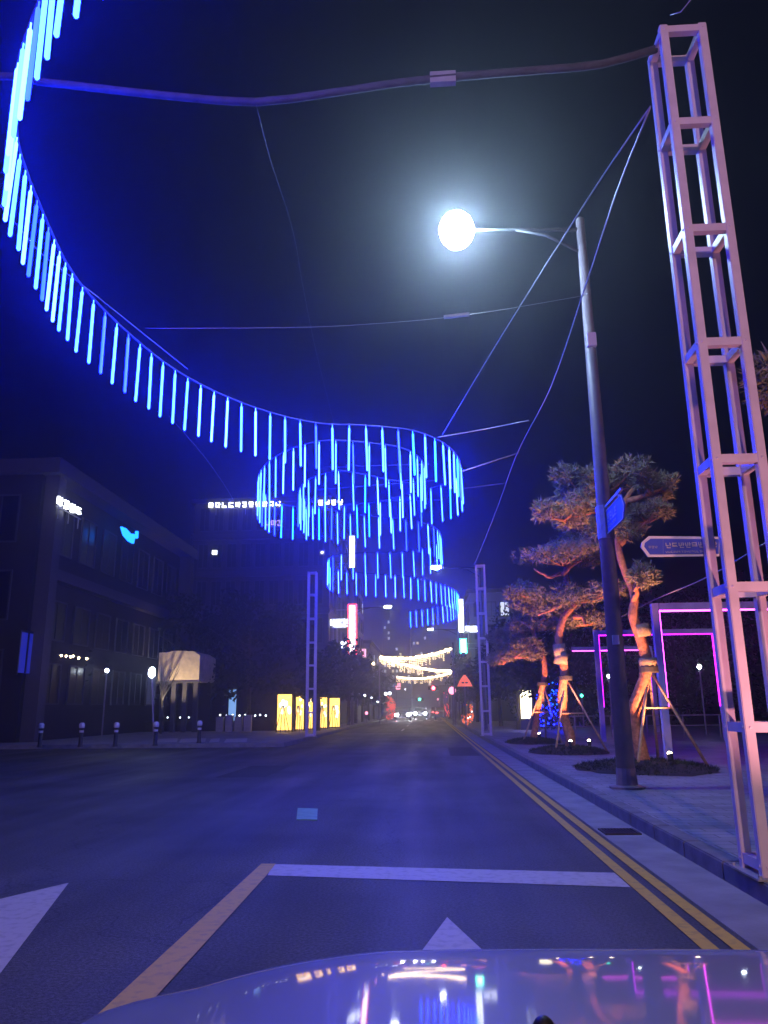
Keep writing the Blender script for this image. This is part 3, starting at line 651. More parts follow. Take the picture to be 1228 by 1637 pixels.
# dark park trees far right
PB = leafy('dark park tree behind the portals, left one', (12, 60, .15), 9, 4.2, 43, 'dark park trees on the right', 'park_tree', n=2400, low=.12)
for i, (x, y, s, lb) in enumerate(((8.2, 62, .85, 'dark park tree behind the farthest lit pine'), (17, 55, 1, 'dark park tree seen through the second portal'), (22, 50, 1, 'dark park tree seen inside the nearest portal'), (26, 42, 1, 'dark park tree behind the near tower'), (31, 40, 1, 'dark park tree at the right frame edge'), (9.5, 52, .8, 'dark park tree between the far tower and the pines'))):
    tree_copy(PB, (x, y, .15), lb, i, (s, s, s))

# ------------------------------------------------------------------ buildings
def wall_windows(B, face, x0, x1, z0, z1, nx, nz, pos, litp, rnd, frac=.62, maxn=100, lits=('window_l', 'window_dim', 'window_w'), fh=.6):
    """windows with a frame and recessed glass; face 'Y-' = facing camera at y=pos, 'X+'/'X-' = facing the street at x=pos"""
    cw, ch = (x1 - x0) / nx, (z1 - z0) / nz; n = 0
    for j in range(nz):
        for i in range(nx):
            if n >= maxn: return
            a = x0 + cw * (i + (1 - frac) / 2); b = a + cw * frac; c = z0 + ch * (j + (1 - fh) / 2); d = c + ch * fh
            r = rnd.random(); g = M['glass'] if r > litp * .6 else M[rnd.choice(lits)]
            f = MB(); t = .07
            def bx(u0, u1, w0, w1, p0, p1):
                if face == 'Y-': f.b2((u0, pos - p1, w0), (u1, pos - p0, w1))
                elif face == 'X+': f.b2((pos + p0, u0, w0), (pos + p1, u1, w1))
                else: f.b2((pos - p1, u0, w0), (pos - p0, u1, w1))
            bx(a - t, b + t, c - t, c, .002, .09); bx(a - t, b + t, d, d + t, .002, .09); bx(a - t, a, c, d, .002, .09); bx(b, b + t, c, d, .002, .09)
            bx((a + b) / 2 - .03, (a + b) / 2 + .03, c, d, .002, .06)
            fo = f.build('window', M['trim'], B)
            f = MB(); bx(a + .001, b - .001, c + .001, d - .001, .004, .03); f.build('pane', g, fo); n += 1
rnd = random.Random(3)
# A: long building along the left
AX = -17.5
A0 = thing('long_building', 'long dark building at far left with a lit roof sign and a corner column', 'building', (AX, 33, .146))
MB().b2((-42, 33, .146), (AX, 54, 12.0)).build('wall', M['wall'], A0)
MB().b2((-42.3, 32.7, 12.002), (AX + .9, 54.3, 12.7)).build('roof', M['trim'], A0)
MB().b2((AX + .05, 53.0, .146), (AX + .85, 53.8, 12.0)).build('corner_column', M['trim'], A0)
MB().b2((AX + .05, 33.2, .146), (AX + .7, 33.9, 12.0)).build('corner_column', M['trim'], A0)
MB().b2((AX + .002, 34, 7.3), (AX + .5, 52.9, 7.8)).build('floor_band', M['trim'], A0)
wall_windows(A0, 'X+', 34.2, 52.8, 1.2, 7.0, 7, 2, AX, .12, rnd, lits=('window_dim', 'window_dim', 'window_d2'))
wall_windows(A0, 'X+', 34.2, 52.8, 8.0, 11.7, 7, 1, AX, .0, rnd)
wall_windows(A0, 'Y-', -41, AX - .5, 1.2, 11.7, 9, 3, 33, .08, rnd, lits=('window_dim',))
def roof_sign(name, label, a, u, n, hgt, m, seed, thick=.12, dense=5, gap=.12):
    S = thing(name, label, 'sign', a); a = Vector(a)
    for k in range(n): mb = MB(); glyphs(mb, a + Vector(u).normalized() * (k * hgt * .92 * (1 + gap)), u, (0, 0, 1), 1, hgt, 0, seed * 31 + k, thick, dense); mb.build('letter', M[m], S)
    mb = MB(); L = n * hgt * .92 * (1 + gap); a = Vector(a); u = Vector(u).normalized()
    mb.bar(a - Vector((0, 0, .08)), a + u * L - Vector((0, 0, .08)), .05, .05)
    for t in (.1, .5, .9): mb.bar(a + u * L * t - Vector((0, 0, .08)), a + u * L * t - Vector((0, 0, .6)), .04, .04)
    mb.build('support_rail', M['steel'], S); return S
def on_x(px, py, X):     # point on the plane x = X
    d = ray(px, py); t = X / d.x; return d * t + Vector((0, 0, H))
a = on_x(90, 806, AX + .95); b_ = on_x(135, 806, AX + .95)
roof_sign('roof_sign', 'white glowing letters on the edge of the long building roof at left', a, (0, 1, 0), 4, (b_.y - a.y) / 7.2, 'white', 11, gap=.8)
a = on_x(205, 858, AX + 1.0); S = thing('wall_sign', 'glowing cyan-blue swoosh emblem on the long building eaves', 'sign', a)
m = MB(); m.prism([on_x(x, y, AX + 1.0) for x, y in ((192, 842), (199, 845), (206, 853), (214, 854), (211, 869), (204, 865), (196, 856))], (.12, 0, 0)); m.build('emblem', M['cyan'], S)
m = MB(); m.prism([on_x(x, y, AX + 1.0) for x, y in ((216, 849), (218.5, 849), (218, 860), (216, 861))], (.12, 0, 0)); m.build('emblem_mark', M['cyan'], S)
for (x0, y0, x1, y1, mm, nm, lb) in ((25, 1032, 52, 1075, 'blue', 'shop_screen', 'deep blue lit shop window near the left frame edge'), ):
    a = on_x(x0, y1, AX + .12); c = on_x(x1, y0, AX + .12)
    S = thing(nm, lb, 'screen', a); MB().b2((AX + .12, a.y, a.z), (AX + .2, c.y, a.z + 1.7)).build('panel', M[mm], S)
    m = MB(); m.b2((AX + .1, a.y - .1, a.z - .1), (AX + .22, a.y - .003, a.z + 1.8)); m.b2((AX + .1, c.y + .003, a.z - .1), (AX + .22, c.y + .1, a.z + 1.8)); m.b2((AX + .1, a.y, a.z + 1.703), (AX + .22, c.y, a.z + 1.8)); m.b2((AX + .21, (a.y + c.y) / 2 - .05, a.z), (AX + .24, (a.y + c.y) / 2 + .05, a.z + 1.7)); m.build('frame', M['black'], S)
# B: office block behind
BY = 58
a = at(312, 806, BY); c = at(556, 806, BY); bt = a.z
B0 = thing('office_block', 'wide dark office block behind the left tower with white letters along its roof', 'building', ((a.x + c.x) / 2, BY, .146))
MB().b2((a.x, BY, .146), (-7.4, BY + 16, bt)).build('wall', M['wall2'], B0)
for q, z in enumerate((bt * .33, bt * .5, bt * .67, bt * .84)): MB().b2((a.x - .1, BY - .25, z - .22), (-7.3, BY - .002, z + .22)).build('floor_band', M['trim'], B0)
MB().b2((a.x - .3, BY - .3, bt + .002), (-7.2, BY + 16.2, bt + .35)).build('roof', M['trim'], B0)
for q in range(4):
    wall_windows(B0, 'Y-', a.x + .3, -7.7, bt * (.33 + .17 * q) + .25, bt * (.5 + .17 * q) - .25, 9, 1, BY, .05 if q else .0, rnd, lits=('window_dim',), fh=.75)
wall_windows(B0, 'X+', BY + .5, BY + 15.5, bt * .33, bt * .95, 5, 4, -7.4, .1, rnd, lits=('window_dim', 'window_l'))
s = at(334, 812, BY - .35); e = at(452, 812, BY - .35)
roof_sign('roof_sign', 'long row of white glowing letters along the office block roof', s, (1, 0, 0), 11, (e.x - s.x) / (11 * .92 * 1.5), 'white', 17, gap=.5)
s = at(509, 808, BY - .35); e = at(551, 808, BY - .35)
roof_sign('roof_sign', 'short group of white glowing letters at the right end of the office block roof', s, (1, 0, 0), 4, (e.x - s.x) / (4 * .92 * 1.4), 'white', 19, gap=.4)
s = at(424, 841, BY - .32); e = at(453, 841, BY - .32)
S = thing('wall_sign', 'dim violet letters on the office block wall below the roof letters', 'sign', s); m = MB(); glyphs(m, s, (1, 0, 0), (0, 0, 1), 3, (e.x - s.x) / 3.2, .12, 20, .06, 5); m.build('letters', M['lilac'], S)
m = MB(); m.b2((s.x, BY - .32, s.z - .1), (e.x, BY - .27, s.z - .02)); m.build('mount', M['steel'], S)
for i, (px, py, lb) in enumerate(((343, 883, 'small white wall lamp high on the left of the office block'), (515, 883, 'tiny white wall lamp high on the right of the office block'))):
    q = at(px, py, BY - .2); S = thing('wall_lamp', lb, 'wall lamp', q); MB().box(q, (.34 - .2 * i, .1, .3 - .18 * i)).build('lens', M['white'], S); MB().box(q + Vector((0, .09, 0)), (.44, .06, .4)).build('back_plate', M['steel'], S)
# cream kiosk-like building
CY_ = 46
a = at(252, 1090, CY_); c = at(320, 1045, CY_)
K = thing('cream_building', 'small cream building with a lit upper storey on dark columns, behind the post lamp', 'building', (a.x, CY_, .146))
m = MB(); m.prism([(a.x, CY_, a.z), (c.x, CY_, a.z), (c.x, CY_, c.z - .1), (c.x - .4, CY_, c.z + .15), (a.x + .9, CY_, c.z + .2), (a.x + .5, CY_, c.z + .1), (a.x, CY_, c.z + .1)], (0, 3.5, 0)); m.build('upper_storey', M['cream'], K)
for i in range(4):
    x = a.x + .3 + i * (c.x - a.x - .5) / 3; MB().b2((x - .13, CY_ + .1, .146), (x + .13, CY_ + .4, a.z - .002)).build('column', M['trim'], K)
MB().b2((a.x - .08, CY_ - .08, a.z - .10), (c.x + .08, CY_ - .004, a.z + .02)).build('eaves_band', M['trim'], K)
MB().b2((a.x + .1, CY_ + 3, .146), (c.x - .1, CY_ + 3.3, a.z - .002)).build('back_wall', M['wall'], K)
lamp_light('facade_flood', 'SPOT', (a.x + 1.2, CY_ - 2.4, 1.2), 850, (1, .75, .45), None, spot_size=math.radians(80), spot_blend=.6, shadow_soft_size=.1, aim=(0, 2.4, 3.0))
q = Vector((a.x + 1.2, CY_ - 2.4, .95)); S = thing('flood_light', 'low floodlight on the ground in front of the small cream building', 'floodlight', (q.x, q.y, .146)); MB().b2((q.x - .04, q.y - .04, .146), (q.x + .04, q.y + .04, .85)).build('post', M['black'], S); MB().box(q, (.3, .12, .22)).build('head', M['black'], S)
bq = Vector((a.x + .75, CY_ - 1.2, .146)); S = thing('bare_tree', 'small bare dark tree crossing the left side of the lit cream building', 'tree', bq); rb = random.Random(4)
MB().tube([bq, bq + Vector((.05, 0, 1.3)), bq + Vector((-.05, 0, 2.4))], [.07, .05, .04], 7).build('trunk', M['black'], S)
for k in range(9):
    z_ = rb.uniform(1.6, 2.4); dx = rb.uniform(-.5, 1.0); MB().tube([bq + Vector((0, 0, z_)), bq + Vector((dx * .5, rb.uniform(-.2, .2), z_ + .8)), bq + Vector((dx, rb.uniform(-.3, .3), z_ + 1.5 + rb.random() * .7))], [.035, .022, .008], 5).build('branch', M['black'], S)
# plinth wall with dots and blue-white kiosk pillar
a = at(365, 1146, 50); c = at(377, 1102, 50)
S = thing('pillar_sign', 'slim pillar sign lit pale blue, left of the yellow panels', 'sign', (a.x, 50, .146)); MB().b2((a.x, 50, .5), (c.x, 50.25, c.z)).build('panel', M['bluepanel'], S); MB().b2((a.x - .06, 49.98, .146), (c.x + .06, 50.27, .498)).build('base', M['steel'], S)
mm = MB(); a = at(330, 1146, 48); c = at(440, 1146, 48)
S = thing('low_wall', 'low dark garden wall with a row of tiny path lights left of the yellow panels', 'wall', (a.x, 48, .146)); MB().b2((a.x - 4, 48, .146), (c.x, 48.4, .75)).build('wall', M['wall'], S)
for i, px in enumerate((352, 362, 372, 383, 392, 408, 416, 425)):
    q = at(px, 1143 + (i % 2), 47.95); MB().ell(q, .05, 8, 6).build('path_light', M['white'], S)
for i, px in enumerate((268, 288, 302)): MB().ell(at(px, 1147, 47.95), .04, 8, 6).build('path_light', M['white'], S)
# utility boxes
a = at(345, 1160, 46)
for i in range(4):
    q = Vector((a.x + i * .55, 46, .146)); bx = MB().b2((q.x, q.y, .146), (q.x + .42, q.y + .3, .95 + .1 * (i % 2))).b2((q.x - .02, q.y - .02, .952 + .1 * (i % 2)), (q.x + .44, q.y + .32, 1.0 + .1 * (i % 2)))
    tag(bx.build('planter_box', M['steel'], loc=q), ['leftmost', 'second', 'third', 'rightmost'][i] + ' pale planter box of four in the row below the pillar sign', 'box', 'pale planter boxes')
# distant lights at left: row of dots, single lamp
for i, (px, py, r, mmm, lb) in enumerate(((171, 1072, .17, 'globe', 'round white garden lamp left of the post lamp'), )):
    q = at(px, py, 40); S = thing('garden_lamp', lb, 'lamp', (q.x, 40, .146)); MB().tube([(q.x, 40, .146), (q.x, 40, q.z)], .04, 6).build('pole', M['pole'], S); MB().ell(q, .1, 10, 8).build('lens', M['globe'], S, smooth=True)
S = thing('light_garland', 'short row of warm dots of light over a dark shop front at left', 'string lights', at(100, 1045, 32.6)); m = MB()
for px, py in ((98, 1048), (106, 1049), (113, 1050), (117, 1049), (126, 1052), (139, 1053)): m.ell(at(px, py, 32.6), .05, 6, 5)
m.build('bulbs', M['warm'], S); MB().tube([at(92, 1046, 32.6), at(142, 1052, 32.6)], .012, 5).build('wire', M['wire'], S)

# yellow lit panels, seen through stakes and trunks
pan = ((443, 467, 1110, 1164), (473, 486, 1112, 1162), (489, 500, 1114, 1162), (511, 523, 1115, 1160), (527, 543, 1116, 1158))
lbs = ['leftmost and largest yellow glowing panel', 'yellow glowing panel just left of the far tower', 'yellow glowing panel seen between the far tower legs', 'yellow glowing panel just right of the far tower', 'rightmost yellow glowing panel']
for i, (x0, x1, y0, y1) in enumerate(pan):
    Y = 45 + i * 1.8; a = at(x0, y1, Y); c = at(x1, y0, Y); z0 = .25
    S = thing('glowing_screen', lbs[i] + ' at ground level', 'light panel', (a.x, Y, .146), 'yellow glowing panels')
    MB().b2((a.x, Y, z0), (c.x, Y + .15, c.z)).build('glowing_face', M['yellow'], S)
    m = MB(); wd = c.x - a.x
    for k in range(7):
        u = a.x + wd * rnd.uniform(.15, .85); v = z0 + (c.z - z0) * rnd.uniform(.35, .9); m.ell((u, Y - .004, v), (wd * .13, .012, wd * .2), 8, 6)
    m.build('bright_pattern', M['yellow_hot'], S)
    m = MB(); m.b2((a.x - .05, Y - .05, .146), (a.x - .003, Y + .2, c.z + .06)); m.b2((c.x + .003, Y - .05, .146), (c.x + .05, Y + .2, c.z + .06)); m.b2((a.x, Y - .05, c.z + .003), (c.x, Y + .2, c.z + .06)); m.build('frame', M['black'], S)
    cx = (a.x + c.x) / 2; S = thing('tree_stakes', 'dark crossed stakes in front of the ' + lbs[i], 'tree support', (cx, Y - .6, .146), 'dark stakes before the yellow panels')
    for dx in (-.42, -.12, .2, .45): MB().tube([(cx + dx * wd, Y - .6 + dx * .3, .146), (cx + dx * .12, Y - .6, 1.6)], .022, 6).build('stake', M['dbark'], S)
# far left shops, blade signs
a = at(568, 925, 80); c = at(612, 925, 80)
D0 = thing('tower_block', 'tall slim grey-violet block behind the red blade sign', 'building', (-9, 80, .146))
MB().b2((-13, 80, .146), (-7.6, 92, at(600, 930, 80).z)).build('wall', M['wall3'], D0); wall_windows(D0, 'X+', 80.5, 91.5, 3, 16, 4, 6, -7.6, .2, rnd, lits=('window_l', 'window_dim'))
wall_windows(D0, 'Y-', -12.8, -7.8, 3, 16, 3, 6, 80, .1, rnd, lits=('window_dim',))
D1 = thing('shop_building', 'low pale shop building at the left end of the light strings', 'building', (-9, 100, .146)); MB().b2((-16, 100, .146), (-7.4, 125, 9.5)).build('wall', M['wall3'], D1); MB().b2((-16.2, 99.8, 9.502), (-7.2, 125.2, 9.9)).build('roof', M['trim'], D1); wall_windows(D1, 'X+', 101, 124, 1.5, 9, 6, 3, -7.4, .3, rnd)
def blade(label, px, y0, y1, wpx, Y, face, edge, seed, side=-1):
    a = at(px - wpx / 2, y1, Y); c = at(px + wpx / 2, y0, Y)
    S = thing('blade_sign', label, 'sign', (a.x, Y, a.z), 'vertical blade signs')
    MB().b2((a.x, Y, a.z), (c.x, Y + .35, c.z)).build('light_box', M[face], S)
    m = MB(); e = (c.x - a.x) * .3
    m.b2((a.x - e, Y - .02, a.z - e), (a.x - .003, Y + .37, c.z + e)); m.b2((c.x + .003, Y - .02, a.z - e), (c.x + e, Y + .37, c.z + e)); m.b2((a.x, Y - .02, c.z + .003), (c.x, Y + .37, c.z + e)); m.build('edge_trim', M[edge], S)
    m = MB(); wd = (c.x - a.x) * .6; n = max(3, int((c.z - a.z) / wd / 1.2))
    for k in range(n): glyphs(m, (a.x + (c.x - a.x) * .22, Y - .01, c.z - (k + 1) * (c.z - a.z) / n + wd * .1), (1, 0, 0), (0, 0, 1), 1, wd, 0, seed + k, .006, 4)
    m.build('lettering', M[edge], S)
    m = MB(); xs = c.x + e if side > 0 else a.x - e
    for z in (a.z + .3, c.z - .3): m.bar((xs, Y + .18, z), (xs + side * .9, Y + .18, z), .06, .06)
    m.build('bracket', M['steel'], S)
blade('upper white blade sign rising over the left shops beside the middle ribbon', 563, 857, 906, 8, 60, 'white', 'steel', 51)
blade('tall white blade sign with red edges below the upper blade sign', 563, 968, 1044, 9, 60, 'white', 'red_soft', 61)
blade('white blade sign at the end of the farthest ribbon on the right', 737, 958, 1010, 6, 68, 'white', 'steel', 71, 1)
blade('lower white blade sign stacked under the right-hand one', 741, 1023, 1042, 6, 70, 'white', 'green', 81, 1)
def wsign(name, label, px0, px1, y0, y1, Y, m, n, seed, cat='sign'):
    a = at(px0, y1, Y); c = at(px1, y0, Y); S = thing(name, label, cat, a)
    hg = c.z - a.z; nn = max(1, n); mb = MB(); glyphs(mb, (a.x, Y, a.z), (1, 0, 0), (0, 0, 1), nn, hg, ((c.x - a.x) / nn / (hg * .92)) - 1, seed, .08, 6); mb.build('letters', M[m], S)
    MB().b2((a.x - .1, Y + .12, a.z - .1), (c.x + .1, Y + .2, c.z + .1)).build('back_board', M['steel'], S)
wsign('shop_sign', 'white letters on the left facade beside the red-edged blade sign', 528, 551, 990, 1002, 59, 'white', 5, 91)
wsign('shop_sign', 'small white sign low beside the red-edged blade sign', 545, 552, 1026, 1036, 59, 'white', 1, 92)
wsign('shop_sign', 'pink sign just right of the foot of the red-edged blade sign', 575, 584, 1038, 1050, 66, 'pink', 1, 93)
wsign('shop_sign', 'bright white sign letters right of the right-hand blade sign', 743, 764, 1001, 1010, 69, 'white', 3, 94)
wsign('shop_sign', 'row of small white letters over the left shop fronts', 537, 566, 1100, 1104, 72, 'white', 6, 95)
wsign('shop_sign', 'faint magenta sign behind the left tree row', 632, 640, 1092, 1102, 110, 'pink', 1, 96)
# right far building
Rb = thing('corner_building', 'pale grey building behind the right-hand blade signs', 'building', (5, 74, .146))
tz = at(760, 948, 74).z
m = MB(); m.b2((4.1, 74, .146), (9.5, 100, tz)); m.build('wall', M['wall3'], Rb); MB().b2((3.9, 73.8, tz + .002), (9.7, 100.2, tz + .4)).build('roof', M['trim'], Rb); wall_windows(Rb, 'Y-', 4.3, 9.3, 3, tz - .5, 4, 4, 74, .15, rnd, lits=('window_dim', 'window_l')); wall_windows(Rb, 'X-', 75, 99, 1.5, tz - .5, 8, 4, 4.1, .3, rnd)
# apartment towers far
def apt(label, px0, px1, y0, Y, nx, nz, litp, seed):
    a = at(px0, y0, Y); c = at(px1, y0, Y); T = thing('apartment_tower', label, 'building', ((a.x + c.x) / 2, Y, -.02), 'far apartment towers')
    MB().b2((a.x, Y, -.02), (c.x, Y + 14, a.z)).build('wall', M['wall'], T); MB().b2((a.x + 2, Y + 2, a.z + .002), (a.x + 5, Y + 6, a.z + 3)).build('roof_box', M['wall'], T)
    rr = random.Random(seed); cw = (c.x - a.x) / nx; ch = (a.z - 8) / nz; 
    for k in range(nx * nz):
        i, j = k % nx, k // nx; lit = rr.random() < litp
        m = MB(); x = a.x + cw * (i + .25); z = 8 + ch * (j + .2); m.b2((x, Y - .05, z), (x + cw * .5, Y - .003, z + ch * .5)); m.build('window', M[rr.choice(('window_l', 'window_w', 'window_l'))] if lit else M['glass'], T)
apt('far dark apartment tower with scattered lit windows left of the last ribbon', 612, 655, 990, 230, 7, 12, .22, 5)
apt('far dark apartment tower with scattered lit windows under the last ribbon', 658, 700, 1000, 250, 7, 12, .2, 6)

# ------------------------------------------------------------------ strings of warm lights over the street
def light_string(label, a, b, s, drops=True, seed=1):
    rr = random.Random(seed); pts = sag(a, b, s, 40); S = thing('light_string', label, 'string lights', a, 'warm light strings over the street')
    MB().tube(pts, .02, 5).build('wire', M['wire'], S)
    m = MB(); d = MB()
    for i in range(len(pts) - 1):
        for k in range(3):
            p = pts[i].lerp(pts[i + 1], k / 3) + Vector((0, 0, rr.uniform(-.1, .04))); m.ell(p, .07, 5, 4)
        if i % 1 == 0:
            p = pts[i] - Vector((0, 0, .12)); n = rr.randint(1, 5)
            for k in range(n): d.ell(p - Vector((0, 0, .14 * k)), .022, 4, 3)
    m.build('bulbs', M['warm'], S); d.build('icicle_bulbs', M['warm'], S)
light_string('nearest and highest warm light string, rising to the right', at(608, 1050, 66), at(722, 1036, 56), .35, seed=1)
light_string('second warm light string, falling to the right from the same left post', at(612, 1052, 67), at(722, 1072, 92), .3, seed=2)
light_string('lowest warm light string farther down the street', at(635, 1082, 112), at(722, 1075, 95), .4, seed=3)
def mast(label, x, Y, z):
    S = thing('string_mast', label, 'mast', (x, Y, .146), 'masts that carry the light strings'); MB().tube([(x, Y, .146), (x, Y, z + .4)], .06, 8).build('pole', M['pole'], S); MB().lathe((x, Y, .146), [(.14, 0), (.14, .04), (.08, .06)], 10).build('foot', M['steel'], S)
a = at(608, 1050, 66); mast('mast at the left end of the two nearer light strings', a.x - .1, 66.2, a.z); a = at(722, 1036, 56); mast('mast at the right end of the highest light string', a.x + .1, 56, a.z)
a = at(722, 1072, 92); mast('mast where the two lower light strings meet on the right', a.x + .15, 93.5, a.z); a = at(635, 1082, 112); mast('mast at the left end of the lowest light string', a.x - .12, 112, a.z)

# ------------------------------------------------------------------ traffic things
def traffic_light(label, px, py, Y, lit, bx):
    q = at(px, py, Y); S = thing('traffic_light', label, 'traffic light', (bx, Y, .146))
    MB().tube([(bx, Y, .146), (bx, Y, q.z + .3)], .09, 8).tube([(bx, Y, q.z + .25), (q.x, Y, q.z + .25)], .05, 6).build('mast', M['pole'], S)
    MB().box(q + Vector((0, .1, 0)), (1.3, .2, .42)).build('housing', M['black'], S, bevel=.03)
    for i, dx in enumerate((-.4, 0, .4)): MB().lathe(q + Vector((dx, 0, 0)), [(.0, 0), (.0, 0)], 3) if 0 else MB().ell(q + Vector((dx, -.0, 0)), (.2, .05, .2), 12, 8).build('lens', M[lit] if i == 1 else M['black'], S)
traffic_light('traffic light showing red over the street', 693, 1100, 96, 'red', 3.3)
traffic_light('smaller traffic light showing green at the end of the street', 671, 1118, 130, 'green', -5.6)
q = at(743, 1090, 50); S = thing('warning_sign', 'lit orange triangular warning sign on a post left of the far right tower', 'sign', (q.x, 50, .146))
m = MB(); m.prism([q + Vector((-.48, 0, -.28)), q + Vector((.48, 0, -.28)), q + Vector((.3, 0, .1)), q + Vector((.06, 0, .42)), q + Vector((-.06, 0, .42)), q + Vector((-.3, 0, .1))], (0, .08, 0)); m.build('plate', M['orange'], S)
m = MB(); m.b2((q.x - .2, 49.985, q.z - .1), (q.x - .03, 49.997, q.z)); m.b2((q.x + .03, 49.985, q.z - .1), (q.x + .2, 49.997, q.z)); m.build('symbol', M['black'], S); MB().tube([(q.x, 50.13, .146), (q.x, 50.13, q.z + .2)], .04, 8).build('post', M['pole'], S)
q = at(723, 1104, 58); S = thing('round_sign', 'round pinkish lit sign on a post beside the warning triangle', 'sign', (q.x, 58, .146)); m = MB(); m.prism([q + Vector((.27 * math.cos(t), 0, .27 * math.sin(t))) for t in [k * math.pi / 10 for k in range(20)]], (0, .06, 0)); m.build('disc', M['pink'], S); MB().tube([(q.x, 58.1, .146), (q.x, 58.1, q.z)], .04, 8).build('post', M['pole'], S)
def car(label, x, Y, facing, paint, group):
    K = thing('parked_car' if facing == 0 else 'moving_car', label, 'car', (x, Y, 0), group); L, W = 4.3, 1.75; s = -1 if facing == 'toward' else 1   # s: direction of nose
    def P(l, z): return (x - W / 2, Y + s * l, z)
    prof = [(-2.15, .35), (-2.15, .85), (-1.9, 1.0), (-1.5, 1.05), (-.9, 1.45), (.3, 1.47), (1.0, 1.02), (1.95, .85), (2.15, .65), (2.15, .35)]
    m = MB(); m.prism([P(l, z) for l, z in prof], (W, 0, 0)); m.build('body', M[paint], K)
    for l, z0, l1, z1, nm in ((.36, 1.45, .98, 1.05, 'windscreen'), (-.96, 1.43, -1.44, 1.08, 'rear_window')):
        m = MB(); m.prism([(x - W * .42, Y + s * l, z0 + .01), (x + W * .42, Y + s * l, z0 + .01), (x + W * .42, Y + s * l1, z1 + .01), (x - W * .42, Y + s * l1, z1 + .01)], (0, 0, .012)); m.build(nm, M['glass'], K)
    for sx in (-1, 1):
        MB().b2((x + sx * (W / 2 + .002), Y - s * .8, 1.05), (x + sx * (W / 2 + .012), Y + s * .5, 1.36)).build('side_window', M['glass'], K)
        for l in (-1.35, 1.35):
            wl = MB().tube([(x + sx * (W / 2 - .12), Y + s * l, .33), (x + sx * (W / 2 + .03), Y + s * l, .33)], .33, 16).build('wheel', M['tyre'], K)
            MB().tube([(x + sx * (W / 2 + .031), Y + s * l, .33), (x + sx * (W / 2 + .04), Y + s * l, .33)], .2, 12).build('rim', M['steel'], wl)
        MB().ell((x + sx * .66, Y + s * 2.15, .66), (.2, .06, .14), 10, 8).build('headlight', M['head'] if facing == 'toward' else M['glass'], K)
        MB().ell((x + sx * .68, Y - s * 2.15, .8), (.14, .05, .09), 10, 8).build('tail_light', M['tail'], K)
car('oncoming car with glaring headlights, left of two', -3.0, 92, 'toward', 'car_dark', 'oncoming cars with headlights on')
car('oncoming car with glaring headlights, right of two', -1.2, 108, 'toward', 'car', 'oncoming cars with headlights on')
car('dark car driving away below the red traffic light', 1.2, 112, 'away', 'car_dark', 'cars driving away')
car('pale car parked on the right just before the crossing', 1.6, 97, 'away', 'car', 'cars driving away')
# red neon figure + orange lit cones
q = at(625, 1130, 80); S = thing('neon_sculpture', 'red glowing neon sculpture on the left pavement near the headlights', 'sculpture', (q.x, 80, .146)); m = MB()
for k in range(46):
    z_ = rnd.uniform(.3, 2.3); m.tube([(q.x + rnd.uniform(-.55, .55), 80 + rnd.uniform(-.3, .3), z_), (q.x + rnd.uniform(-.55, .55), 80 + rnd.uniform(-.3, .3), z_ + rnd.uniform(-.3, .5))], .035, 5)
m.build('neon_tubes', M['ember'], S); MB().lathe((q.x, 80, .146), [(.6, 0), (.6, .1), (.5, .14)], 14).build('plinth', M['steel'], S)
m = MB(); m.ell((q.x - .5, 80, 2.8), .16, 8, 6); m.ell((q.x - .1, 80, 2.85), .16, 8, 6); m.build('globes', M['white'], S); MB().tube([(q.x - .5, 80, 2.65), (q.x - .3, 80, .25), (q.x - .1, 80, 2.7)], .03, 5).build('stem', M['steel'], S)
for i, (px, py, Y, lb) in enumerate(((746, 1150, 52, 'short orange-red glowing lantern at the foot of the warning sign'), (752, 1136, 60, 'taller orange glowing lantern behind the short one'), (714, 1136, 75, 'purple-red glowing banner before the right shops'))):
    q = at(px, py, Y); hgt = (.7, 1.3, 2.4)[i]; S = thing('lantern' if i < 2 else 'banner', lb, 'lantern' if i < 2 else 'banner', (q.x, Y, .146))
    m = MB()
    if i < 2:
        for k in range(26): m.ell((q.x + rnd.gauss(0, .14), Y + rnd.gauss(0, .12), .3 + hgt * rnd.random()), rnd.uniform(.03, .09), 7, 5)
        m.build('petals', M['orange'], S); m = MB(); m.ell((q.x - .04, Y - .1, .3 + hgt * .3), .05, 8, 6); m.ell((q.x + .1, Y - .1, .3 + hgt * .6), .04, 8, 6); m.build('bulbs', M['white'], S)
    else:
        m.b2((q.x - .25, Y, .5), (q.x + .25, Y + .08, .5 + hgt)); m.build('cloth', M['car_dark'], S); m = MB()
        for k in range(16): m.ell((q.x + rnd.uniform(-.2, .2), Y - .01, .6 + rnd.random() * hgt * .9), (rnd.uniform(.02, .06), .01, rnd.uniform(.05, .2)), 7, 5)
        m.build('bright_pattern', M['ember'], S)
    MB().tube([(q.x, Y + .04, .146), (q.x, Y + .04, .6)], .05, 8).build('stem', M['steel'], S)
for i, px in enumerate((646, 703, 711)):
    pass
